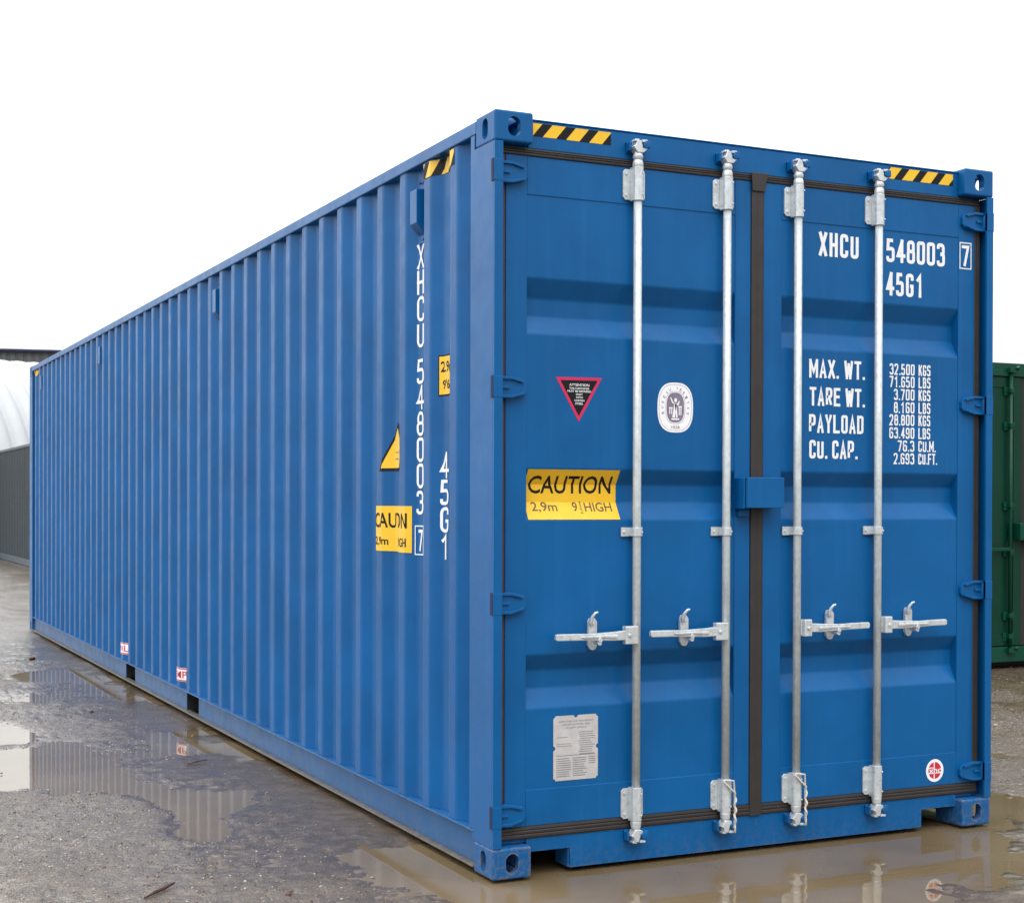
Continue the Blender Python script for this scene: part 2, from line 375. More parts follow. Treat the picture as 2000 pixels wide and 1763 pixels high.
# ------------------------------------------------------------------ ground
def px_ground(u, v, z=-0.012):
    d = fw*F_PX+rt*(u-1000)-up*(v-881.5-CY_OFF); t = (z-CAM.z)/d.z; p = CAM+d*t; return (p.x, p.y)
WL = -0.012
POLY = [
 [(-400,1412),(0,1412),(62,1424),(78,1431),(64,1446),(0,1457),(-400,1462)],
 [(-400,1474),(0,1468),(64,1460),(108,1447),(150,1450),(182,1466),(222,1490),(243,1512),(300,1524),(335,1541),(400,1546),(432,1548),(482,1544),(498,1566),(472,1592),(440,1604),(418,1640),(396,1640),(360,1622),(328,1590),(300,1571),(262,1557),(225,1549),(140,1548),(70,1541),(0,1548),(-400,1552)],
 [(10,1318),(60,1308),(140,1306),(166,1320),(228,1350),(236,1356),(190,1351),(150,1331),(60,1331),(30,1328)],
 [(655,1664),(700,1655),(770,1652),(870,1640),(1200,1560),(1500,1500),(1936,1545),(2080,1562),(2080,1592),(1950,1600),(1956,1640),(1990,1668),(2080,1680),(2080,1712),(1975,1700),(1905,1722),(1850,1748),(1900,1800),(900,1850),(930,1766),(850,1741),(742,1722),(688,1698)],
 [(120,1312),(170,1308),(200,1330),(180,1342)],
]
POLYW = [np.array([px_ground(*p) for p in pl]) for pl in POLY]
def sdf(px, py, P):
    n = len(P); d = np.full(px.shape, 1e9); ins = np.zeros(px.shape, bool)
    for i in range(n):
        a, b = P[i], P[(i+1) % n]; e = b-a; wx, wy = px-a[0], py-a[1]
        t = np.clip((wx*e[0]+wy*e[1])/(e@e), 0, 1); dx, dy = wx-e[0]*t, wy-e[1]*t
        d = np.minimum(d, dx*dx+dy*dy)
        c1 = (a[1] <= py) & (b[1] > py) | (b[1] <= py) & (a[1] > py)
        with np.errstate(divide='ignore', invalid='ignore'): xi = a[0]+(py-a[1])/(b[1]-a[1])*e[0]
        ins ^= c1 & (px < xi)
    return np.where(ins, -1, 1)*np.sqrt(d)
def vnoise(x, y, s, seed):
    r = np.random.default_rng(seed).random((256, 256)); x = x/s; y = y/s
    xi = np.floor(x).astype(int); yi = np.floor(y).astype(int); fx, fy = x-xi, y-yi
    fx = fx*fx*(3-2*fx); fy = fy*fy*(3-2*fy); g = lambda i, j: r[i % 256, j % 256]
    return (g(xi, yi)*(1-fx)*(1-fy)+g(xi+1, yi)*fx*(1-fy)+g(xi, yi+1)*(1-fx)*fy+g(xi+1, yi+1)*fx*fy)*2-1
def height(X, Y):
    # wobble the shore
    wx = X+0.05*vnoise(X, Y, 0.22, 1)+0.02*vnoise(X, Y, 0.07, 2); wy = Y+0.09*vnoise(X, Y, 0.25, 3)+0.03*vnoise(X, Y, 0.08, 4)
    s = np.full(X.shape, 1e9)
    for P in POLYW: s = np.minimum(s, sdf(wx, wy, P))
    inside = np.clip(-s*0.09, 0, 0.022)
    outer = np.clip(s*0.05, 0, 0.0045)
    far = np.clip((np.hypot(X-CAM.x, Y-CAM.y)-12)/20, 0, 1)
    h = WL-inside+outer+far*0.012
    n1 = vnoise(X, Y, 0.9, 5)*0.005+vnoise(X, Y, 0.35, 6)*0.0035
    n2 = vnoise(X, Y, 0.11, 7)*0.0026+vnoise(X, Y, 0.045, 8)*0.0024+vnoise(X, Y, 0.022, 9)*0.0022
    out = np.clip(s/0.06, 0, 1)
    h = h+n1*out+n2*(0.75+0.25*out)
    # flat smooth mud along the long rail
    near = np.exp(-((X+0.12)/0.22)**2)*(Y > 1.2)*(Y < 12.5)
    h = h-near*n2*0.6
    # container sits level: nothing pokes into it
    under = (X > -0.01) & (X < 2.45) & (Y > -0.01) & (Y < 12.2)
    h = np.where(under, np.minimum(h, -0.008), h)
    return h, s
def axis(parts):
    a = []
    for lo, hi, st in parts: a += list(np.arange(lo, hi, st))
    return np.array(a+[parts[-1][1]])
xs = axis([(-400, -60, 20), (-60, -12, 3), (-12, -3, 0.35), (-3, 0.25, 0.0125), (0.25, 1.0, 0.02), (1.0, 3.4, 0.02), (3.4, 8.2, 0.03), (8.2, 14, 0.4), (14, 60, 4), (60, 400, 20)])
ys = axis([(-400, -60, 20), (-60, -4, 4), (-4, -1.2, 0.2), (-1.2, 3.2, 0.0125), (3.2, 6.5, 0.018), (6.5, 13, 0.04), (13, 36, 0.15), (36, 80, 4), (80, 600, 20)])
XX, YY = np.meshgrid(xs, ys, indexing='ij'); HH, SS = height(XX, YY)
nx, ny = XX.shape
me = bpy.data.meshes.new('ground'); co = np.stack([XX, YY, HH], -1).reshape(-1, 3).astype(np.float32)
I = np.arange(nx*ny).reshape(nx, ny); q = np.stack([I[:-1, :-1], I[1:, :-1], I[1:, 1:], I[:-1, 1:]], -1).reshape(-1, 4)
me.vertices.add(len(co)); me.vertices.foreach_set('co', co.ravel())
me.loops.add(q.size); me.loops.foreach_set('vertex_index', q.ravel().astype(np.int32))
me.polygons.add(len(q)); me.polygons.foreach_set('loop_start', np.arange(0, q.size, 4, dtype=np.int32)); me.polygons.foreach_set('loop_total', np.full(len(q), 4, np.int32))
me.update(calc_edges=True); me.polygons.foreach_set('use_smooth', np.ones(len(q), bool))
gr = np.clip((-XX-0.50)/0.9, 0, 1)*np.clip((SS+0.02)/0.12, 0, 1); gr = np.where(XX > 2.4, np.clip((SS-0.0)/0.2, 0, 1), gr)
gr = np.clip(gr*0.62+0.30*vnoise(XX, YY, 0.6, 31)+0.22*vnoise(XX, YY, 0.17, 32), 0.04, 1)
ag = me.attributes.new('grit', 'FLOAT', 'POINT'); ag.data.foreach_set('value', gr.ravel().astype(np.float32))
at = me.attributes.new('above_water', 'FLOAT', 'POINT'); at.data.foreach_set('value', ((HH-WL)*100).ravel().astype(np.float32))  # centimetres
m, n, p = new_mat('wet_muddy_gravel')
an = n.nodes.new('ShaderNodeAttribute'); an.attribute_name = 'above_water'; aw = an.outputs['Fac']
ang = n.nodes.new('ShaderNodeAttribute'); ang.attribute_name = 'grit'; gt = ang.outputs['Fac']
fine = noise(n, 70, 6, 0.75); mid = noise(n, 9, 6, 0.65); big = noise(n, 0.9, 5, 0.6); grit = noise(n, 260, 3, 0.7)
vor = n.nodes.new('ShaderNodeTexVoronoi'); vor.inputs['Scale'].default_value = 95; tcv = n.nodes.new('ShaderNodeTexCoord'); n.links.new(tcv.outputs['Object'], vor.inputs['Vector'])
c = mixc(n, ramp(n, mid, [(0.35, g1(0)), (0.65, g1(1))]), (0.052, 0.035, 0.021, 1), (0.105, 0.074, 0.045, 1))
c = mixc(n, math_(n, 'MULTIPLY', ramp(n, fine, [(0.48, g1(0)), (0.62, g1(0.8))]), gt), c, (0.26, 0.205, 0.155, 1))
c = mixc(n, math_(n, 'MULTIPLY', ramp(n, vor.outputs['Color'], [(0.84, g1(0)), (0.88, g1(0.8))]), math_(n, 'ADD', gt, 0.15)), c, (0.40, 0.36, 0.31, 1))
c = mixc(n, ramp(n, big, [(0.4, g1(0)), (0.7, g1(0.5))]), c, (0.11, 0.075, 0.042, 1))
n.links.new(c, p.inputs['Base Color'])
# roughness: wet film near water level, drier grit above
mr = n.nodes.new('ShaderNodeMapRange'); n.links.new(math_(n, 'ADD', aw, math_(n, 'MULTIPLY', math_(n, 'SUBTRACT', mid, 0.5), 1.2)), mr.inputs[0])
mr.inputs[1].default_value = 0.1; mr.inputs[2].default_value = 1.1; mr.inputs[3].default_value = 0.05; mr.inputs[4].default_value = 0.20
n.links.new(math_(n, 'ADD', mr.outputs[0], math_(n, 'MULTIPLY', gt, 0.07)), p.inputs['Roughness']); p.inputs['Specular IOR Level'].default_value = 0.75
hb = math_(n, 'ADD', math_(n, 'MULTIPLY', fine, 0.45), math_(n, 'MULTIPLY', grit, 0.5))
hb = math_(n, 'ADD', hb, math_(n, 'MULTIPLY', vor.outputs['Distance'], -0.5))
mb_ = n.nodes.new('ShaderNodeMapRange'); n.links.new(aw, mb_.inputs[0]); mb_.inputs[1].default_value = 0.0; mb_.inputs[2].default_value = 0.8; mb_.inputs[3].default_value = 0.25; mb_.inputs[4].default_value = 1.0
bump(n, p, math_(n, 'MULTIPLY', math_(n, 'MULTIPLY', hb, mb_.outputs[0]), math_(n, 'ADD', math_(n, 'MULTIPLY', gt, 0.9), 0.16)), 0.014, 1.0)
go = link('ground', me, m); tag(go, None, None, None, 'structure')
# water standing in the hollows
m, n, p = new_mat('muddy_water')
c = mixc(n, ramp(n, noise(n, 1.3, 4, 0.6), [(0.35, g1(0)), (0.65, g1(1))]), (0.130, 0.093, 0.050, 1), (0.175, 0.130, 0.078, 1))
n.links.new(c, p.inputs['Base Color']); p.inputs['Roughness'].default_value = 0.025; p.inputs['IOR'].default_value = 1.33
bump(n, p, noise(n, 5, 3, 0.5), 0.0006, 0.5)
wb = MB(); wb.add([(-30, -6, WL), (30, -6, WL), (30, 16, WL), (-30, 16, WL)], [(0, 1, 2, 3)])
wo_ = wb.build('puddle_water', m); tag(wo_, None, None, None, 'structure')

# loose stones (stuff)
def stones(num, area, smin, smax, seed, matname, col, name):
    r = np.random.default_rng(seed)
    t = (1+5**0.5)/2
    iv = np.array([(-1,t,0),(1,t,0),(-1,-t,0),(1,-t,0),(0,-1,t),(0,1,t),(0,-1,-t),(0,1,-t),(t,0,-1),(t,0,1),(-t,0,-1),(-t,0,1)])/1.9
    fi = np.array([(0,11,5),(0,5,1),(0,1,7),(0,7,10),(0,10,11),(1,5,9),(5,11,4),(11,10,2),(10,7,6),(7,1,8),(3,9,4),(3,4,2),(3,2,6),(3,6,8),(3,8,9),(4,9,5),(2,4,11),(6,2,10),(8,6,7),(9,8,1)])
    x0, x1, y0, y1 = area; X = r.uniform(x0, x1, num); Y = y0+(y1-y0)*r.random(num)**1.5
    clus = vnoise(X, Y, 0.5, seed+5); keep = clus > -0.35+r.normal(0, 0.3, num)
    X, Y = X[keep], Y[keep]
    h, s = height(X, Y); k2 = (s > -0.03) & (r.random(len(X)) < np.clip((-X-0.1)/0.7, 0.12, 1)+(X > 2.4)) & ~((X > -0.05) & (X < 2.5) & (Y > -0.05) & (Y < 12.3)); X, Y, h = X[k2], Y[k2], h[k2]
    N = len(X); sz = smin+(smax-smin)*r.random(N)**4
    V = iv[None]*(1+r.normal(0, 0.16, (N, 12, 3)))*sz[:, None, None]*np.stack([r.uniform(.7, 1.5, N), r.uniform(.7, 1.4, N), r.uniform(.35, .7, N)], -1)[:, None, :]
    a = r.uniform(0, 6.28, N); ca, sa = np.cos(a)[:, None], np.sin(a)[:, None]
    VX = V[..., 0]*ca-V[..., 1]*sa+X[:, None]; VY = V[..., 0]*sa+V[..., 1]*ca+Y[:, None]; VZ = V[..., 2]+h[:, None]+sz[:, None]*0.12
    co = np.stack([VX, VY, VZ], -1).reshape(-1, 3).astype(np.float32); tri = (fi[None]+(np.arange(N)*12)[:, None, None]).reshape(-1, 3)
    me = bpy.data.meshes.new(name); me.vertices.add(len(co)); me.vertices.foreach_set('co', co.ravel())
    me.loops.add(tri.size); me.loops.foreach_set('vertex_index', tri.ravel().astype(np.int32))
    me.polygons.add(len(tri)); me.polygons.foreach_set('loop_start', np.arange(0, tri.size, 3, dtype=np.int32)); me.polygons.foreach_set('loop_total', np.full(len(tri), 3, np.int32))
    me.update(calc_edges=True)
    m, n, p = new_mat(matname); gi = n.nodes.new('ShaderNodeNewGeometry')
    n.links.new(ramp(n, gi.outputs['Random Per Island'], col), p.inputs['Base Color']); p.inputs['Roughness'].default_value = 0.3
    return me, m
cols = [(0.0, (0.035, 0.03, 0.025, 1)), (0.35, (0.10, 0.08, 0.06, 1)), (0.8, (0.20, 0.17, 0.14, 1)), (0.97, (0.38, 0.36, 0.32, 1))]
m1, mm = stones(45000, (-3, 0.0, -1.2, 9), 0.0012, 0.0065, 21, 'wet_stones', cols, 'gravel')
m2, _ = stones(3500, (2.46, 8, -1, 6), 0.003, 0.02, 22, 'wet_stones', cols, 'gravel')
bm = bmesh.new(); bm.from_mesh(m1); bm.from_mesh(m2); bm.to_mesh(m1); bm.free()
gv = link('gravel', m1, mm); tag(gv, 'small wet stones and grit scattered over the muddy yard', 'gravel', None, 'stuff')

# ------------------------------------------------------------------ the blue container
LEN, WID, HGT = 12.192, 2.438, 2.896
box_c = empty('shipping_container', 'long blue steel shipping container with white lettering standing on the wet muddy yard', 'shipping container')
def casting(x0, y0, z0, sx, sy, sz, fx, fy, fz):
    """fx/fy/fz: -1 or 1, the side that faces outwards"""
    b = MB().box(0, sx, 0, sy, 0, sz).build('corner_casting', M['cast'])
    bv = b.modifiers.new('bv', 'BEVEL'); bv.width = 0.009; bv.segments = 3
    cut = []
    t = 0.028
    ix0, ix1 = (t, sx+0.0) if fx < 0 else (0.0, sx-t); 
    c1 = MB().box(t, sx-t, t, sy-t, t, sz-t).build('cut', M['cast']); cut.append(c1)
    def oval(cx, cz, a, bb, lo, hi, ax):
        pts = []
        r = min(a, bb); ext = abs(a-bb)
        for k in range(28):
            th = 2*math.pi*k/28; px, pz = r*math.cos(th), r*math.sin(th)
            if bb > a: pz += ext*(1 if pz >= 0 else -1)
            else: px += ext*(1 if px >= 0 else -1)
            pts.append((cx+px, cz+pz))
        return MB().prism(pts, lo, hi, ax).build('cut', M['cast'])
    cut.append(oval(sx*0.5, sz*0.5, 0.0265, 0.037, *((-0.01, t+0.005) if fy < 0 else (sy-t-0.005, sy+0.01)), 'y'))
    cut.append(oval(sy*0.5, sz*0.5, 0.0255, 0.0395 if sz > 0.1 else 0.03, *((-0.01, t+0.005) if fx < 0 else (sx-t-0.005, sx+0.01)), 'x'))
    cut.append(oval(sx*0.5, sy*0.5, 0.032, 0.06, *((-0.01, t+0.005) if fz < 0 else (sz-t-0.005, sz+0.01)), 'z'))
    for c_ in cut:
        mo = b.modifiers.new('b', 'BOOLEAN'); mo.operation = 'DIFFERENCE'; mo.object = c_; mo.solver = 'EXACT'
    bpy.context.view_layer.update()
    me = bpy.data.meshes.new_from_object(b.evaluated_get(bpy.context.evaluated_depsgraph_get()))
    b.modifiers.clear(); b.data = me
    for c_ in cut: bpy.data.objects.remove(c_)
    b.location = (x0, y0, z0); b.parent = box_c; return b
for zx, z0 in ((-1, 0.0), (1, HGT-0.118)):
    for yx, y0 in ((-1, 0.0), (1, LEN-0.178)):
        for xx, x0 in ((-1, 0.0), (1, WID-0.162)):
            casting(x0, y0, z0, 0.162, 0.178, 0.118, xx, yx, zx)

def corr_mesh(mirror=False):
    ys_ = [0.228]+YB+[LEN-0.228]; b = MB(); z0, z1 = 0.1595, 2.8365
    if YB[0] > 0.228: pass
    vs = []; 
    for y in ys_: 
        x = side_x(y) if 0.23 < y < 11.97 else XI-0.0
        if y == ys_[0]: x = XI
        if y == ys_[-1]: x = side_x(y)
        if mirror: x = WID-x
        vs += [(x, y, z0), (x, y, z1)]
    fs = [(2*i, 2*i+2, 2*i+3, 2*i+1) for i in range(len(ys_)-1)]
    me = bpy.data.meshes.new('side_wall'); me.from_pydata(vs, [], fs); me.update()
    return me
M['wall'] = paint('blue_corrugated_paint', (0.0012, 0.086, 0.262), 0.36, warp=0.0035, var=0.12)
M['wall'].node_tree.nodes['Principled BSDF'].inputs['Specular IOR Level'].default_value = 0.22
wall = link('side_wall', corr_mesh(), M['wall'], box_c)
bv = wall.modifiers.new('bend', 'BEVEL'); bv.width = 0.012; bv.segments = 3; bv.limit_method = 'ANGLE'; bv.angle_limit = math.radians(15)
wall2 = link('side_wall', corr_mesh(True), M['blue'], box_c)
# end wall (far) corrugated
b = MB(); vs = []; xs_ = [0.06]; 
while xs_[-1] < 2.2: xs_ += [xs_[-1]+0.11, xs_[-1]+0.128, xs_[-1]+0.232, xs_[-1]+0.25]
for i, x in enumerate(xs_):
    yy = LEN-(0.02 if (i % 4) in (0, 1) else 0.065); vs += [(min(x, WID-0.06), yy, 0.15), (min(x, WID-0.06), yy, 2.80)]
b.add(vs, [(2*i, 2*i+2, 2*i+3, 2*i+1) for i in range(len(xs_)-1)]); b.build('end_wall', M['blue'], box_c)
# corner posts
for mir in (0, 1):
    X = (lambda a, b_: (WID-b_, WID-a)) if mir else (lambda a, b_: (a, b_))
    p_ = MB()
    x = X(0.0, 0.036); p_.box(*x, 0.0, 0.012, 0.1185, 2.7775)            # front flange
    x = X(0.0, 0.010); p_.box(*x, 0.012, 0.19, 0.1185, 2.7775)            # outer web
    x = X(0.002, 0.014); p_.box(*x, 0.19, 0.226, 0.161, 2.835)            # wing to which the side sheet is welded
    x = X(0.010, 0.060); p_.box(*x, 0.078, 0.088, 0.1185, 2.7775)        # inner return
    x = X(0.014, 0.046); p_.box(*x, 0.2235, 0.226, 0.161, 2.835)
    p_.build('corner_post', M['blue'], box_c, 0.003)
    r_ = MB(); x = X(0.0, 0.05); r_.box(*x, LEN-0.2, LEN, 0.1185, 2.7775); r_.build('corner_post', M['blue'], box_c, 0.003)
# top side rails and roof
for mir in (0, 1):
    X = (lambda a, b_: (WID-b_, WID-a)) if mir else (lambda a, b_: (a, b_))
    MB().box(*X(0.002, 0.060), 0.1785, LEN-0.1785, 2.8365, 2.888).build('top_side_rail', M['blue'], box_c, 0.005, 3)
MB().box(0.061, WID-0.061, 0.13, LEN-0.13, 2.872, 2.877).build('roof', M['blue'], box_c)
# bottom side rails with fork pockets
PK = [(4.635, 4.965), (6.655, 7.005)]
for mir in (0, 1):
    X = (lambda a, b_: (WID-b_, WID-a)) if mir else (lambda a, b_: (a, b_))
    segs = [(0.1785, PK[0][0]), (PK[0][1], PK[1][0]), (PK[1][1], LEN-0.1785)]
    r_ = MB()
    r_.box(*X(-0.002, 0.056), 0.1785, LEN-0.1785, 0.1525, 0.1585)
    for a, b_ in segs: r_.box(*X(0.026, 0.031), a, b_, 0.0225, 0.1522)
    for a, b_ in PK: r_.box(*X(0.026, 0.031), a+0.0003, b_-0.0003, 0.1465, 0.1522)
    rail = r_.build('bottom_side_rail', M['rail'], box_c, 0.0015)
    f_ = MB().box(*X(-0.004, 0.05), 0.1785, LEN-0.1785, 0.0145, 0.0222)
    f_.build('rail_flange', M['flange'], rail, 0.002)
# fork pockets (steel tunnels under the floor)
for a, b_ in PK:
    t = MB(); t.box(0.0315, WID-0.0315, a-0.006, a-0.001, 0.023, 0.140); t.box(0.0315, WID-0.0315, b_+0.001, b_+0.006, 0.023, 0.140)
    t.box(0.0315, WID-0.0315, a-0.006, b_+0.006, 0.1405, 0.1445)
    t.build('fork_pocket', M['floor'], box_c)
MB().box(0.06, WID-0.06, 0.12, LEN-0.12, 0.145, 0.152).build('floor', M['floor'], box_c)
cm = MB()
for k in range(38):
    y = 0.5+k*0.3
    if any(a-0.1 < y < b_+0.1 for a, b_ in PK): continue
    cm.box(0.06, WID-0.06, y, y+0.045, 0.02, 0.1345)
cm.build('floor_crossmembers', M['floor'], box_c)
# header and sill
hd = MB(); hd.box(0.1625, WID-0.1625, 0.047, 0.12, 2.772, 2.878)
hd.box(0.1625, WID-0.1625, 0.043, 0.125, 2.8785, 2.885)
hd.box(0.062, 0.1618, 0.050, 0.12, 2.744, 2.7765); hd.box(WID-0.1618, WID-0.062, 0.050, 0.12, 2.744, 2.7765)
header = hd.build('door_header', M['blue'], box_c, 0.003)
sl = MB()
sl.prism([(0.1625, 0.1375), (0.1625, 0.085), (0.352, 0.085), (0.352, 0.008), (2.086, 0.008), (2.086, 0.085), (WID-0.1625, 0.085), (WID-0.1625, 0.1375)], 0.047, 0.056)
sl.box(0.1625, 0.352, 0.0565, 0.16, 0.085, 0.092); sl.box(2.086, WID-0.1625, 0.0565, 0.16, 0.085, 0.092)
sl.box(0.346, 0.352, 0.0565, 0.16, 0.008, 0.0845); sl.box(2.086, 2.092, 0.0565, 0.16, 0.008, 0.0845)
sl.box(0.062, WID-0.062, 0.0565, 0.12, 0.122, 0.1375)
sl.box(1.2165, 1.2185, 0.0462, 0.0469, 0.012, 0.135)
sill = sl.build('door_sill', M['sill'], box_c, 0.002)

# ---- doors
def door(x0, x1, px0, px1, stiles):
    d = MB(); z0, z1 = 0.184, 2.742; pt, pb = 2.596, 0.323
    d.box(x0, px0, DOOR_Y, 0.098, z0, z1); d.box(px1, x1, DOOR_Y, 0.098, z0, z1)
    d.box(px0+0.0002, px1-0.0002, DOOR_Y+0.0005, 0.098, pt, z1); d.box(px0+0.0002, px1-0.0002, DOOR_Y+0.0005, 0.098, z0, pb)
    o = d.build('door', M['blue'], box_c, 0.0025)
    prof = [(PAN_Y, pb)]
    for a, b_, c_, dd in sorted(RIBS, key=lambda r: r[3]): prof += [(PAN_Y, dd), (PAN_Y+RIB_D, c_), (PAN_Y+RIB_D, b_), (PAN_Y, a)]
    prof += [(PAN_Y, pt)]
    pl = MB(); vs = []
    for y, z in prof: vs += [(px0+0.0004, y, z), (px1-0.0004, y, z)]
    pl.add(vs, [(2*i, 2*i+1, 2*i+3, 2*i+2) for i in range(len(prof)-1)])
    po = pl.build('door_panel', M['blue'], o, 0.0)
    b_ = po.modifiers.new('b', 'BEVEL'); b_.width = 0.006; b_.segments = 3; b_.limit_method = 'ANGLE'; b_.angle_limit = math.radians(15)
    return o
door_l = door(0.068, 1.180, 0.158, 1.104, None)
door_r = door(1.242, 2.370, 1.334, 2.280, None)
def gasket_strip(parent, horizontal, a, b_, c0, c1, mat, y=0.040):
    """ribbed rubber: three ridges across its width"""
    g = MB(); wd = c1-c0
    prof = [(0, y+0.012), (0.0, y+0.003), (0.12, y), (0.30, y), (0.38, y+0.004), (0.46, y+0.001), (0.60, y+0.001), (0.68, y+0.005), (0.76, y+0.002), (0.93, y+0.003), (1.0, y+0.008), (1.0, y+0.012)]
    if not horizontal: prof = [(0, y+0.012), (0, y+0.004), (0.10, y), (0.46, y+0.0006), (0.50, y+0.002), (0.54, y+0.0006), (0.90, y), (1.0, y+0.004), (1.0, y+0.012)]
    pts = [(c0+t*wd, yy) for t, yy in prof]
    n_ = len(pts); vs = []
    for e in (a, b_):
        for c_, yy in pts: vs.append((e, yy, c_) if horizontal else (c_, yy, e))
    fs = [(i, i+1, i+1+n_, i+n_) for i in range(n_-1)]+[tuple(range(n_)), tuple(range(2*n_-1, n_-1, -1)), (n_-1, 0, n_, 2*n_-1)]
    g.add(vs, fs); return g.build('gasket', mat, parent)
gasket_strip(door_l, True, 0.05, 1.180, 2.7425, 2.7715, M['rubber'])
gasket_strip(door_r, True, 1.2405, 2.392, 2.7425, 2.7715, M['rubber'])
gasket_strip(door_l, True, 0.05, 1.180, 0.138, 0.1835, M['rubber'])
gasket_strip(door_r, True, 1.2405, 2.392, 0.138, 0.1835, M['rubber'])
gasket_strip(door_l, False, 0.138, 2.775, 1.1805, 1.2400, M['rubber'], 0.036)
gasket_strip(door_l, False, 0.184, 2.742, 0.040, 0.0678, M['redrub'], 0.047)
gasket_strip(door_r, False, 0.184, 2.742, 2.3703, 2.400, M['rubber'], 0.042)
# flared gasket top at the middle
MB().prism([(1.172, 2.776), (1.262, 2.776), (1.246, 2.742), (1.242, 2.70), (1.1785, 2.70), (1.176, 2.742)], 0.030, 0.0355).build('gasket', M['rubber'], door_l, 0.002)

# hinges
def hinge(z, mir, parent):
    X = (lambda a: WID-a) if mir else (lambda a: a)
    h = MB(); yf = 0.018
    blade = [(0.030, 0.040), (0.070, 0.042), (0.115, 0.037), (0.140, 0.028), (0.150, 0.014), (0.150, -0.014), (0.140, -0.026), (0.115, -0.035), (0.070, -0.041), (0.030, -0.041)]
    h.prism([(X(a), z+c_) for a, c_ in blade], yf+0.010, DOOR_Y-0.0006)
    # raised rim (two arms) and centre rib
    h.prism([(X(a), z+c_) for a, c_ in [(0.030, 0.041), (0.085, 0.0405), (0.135, 0.027), (0.132, 0.018), (0.085, 0.030), (0.030, 0.030)]], yf, yf+0.0097)
    h.prism([(X(a), z+c_) for a, c_ in [(0.030, -0.041), (0.085, -0.040), (0.135, -0.026), (0.132, -0.017), (0.085, -0.029), (0.030, -0.030)]], yf, yf+0.0097)
    a, b_ = sorted((X(0.045), X(0.075))); h.box(a, b_, yf+0.002, yf+0.0097, z-0.005, z+0.005)
    h.tube([(X(0.026), 0.028, z-0.041), (X(0.026), 0.028, z+0.041)], 0.0125, 14)
    a, b_ = sorted((X(-0.002), X(0.036))); 
    h.box(a, b_, -0.0015, 0.0135, z-0.041, z+0.040)
    h.build('hinge', M['blue'], parent, 0.0015)
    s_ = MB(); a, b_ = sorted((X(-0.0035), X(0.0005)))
    s_.box(a, b_, 0.002, 0.024, z-0.042, z+0.042); s_.build('hinge_slot_shade', M['slot'], parent)  # raised dark strip, its colour stands in for shade inside the slot
for z in (2.669, 1.857, 1.040, 0.236):
    hinge(z, False, door_l); hinge(z, True, door_r)

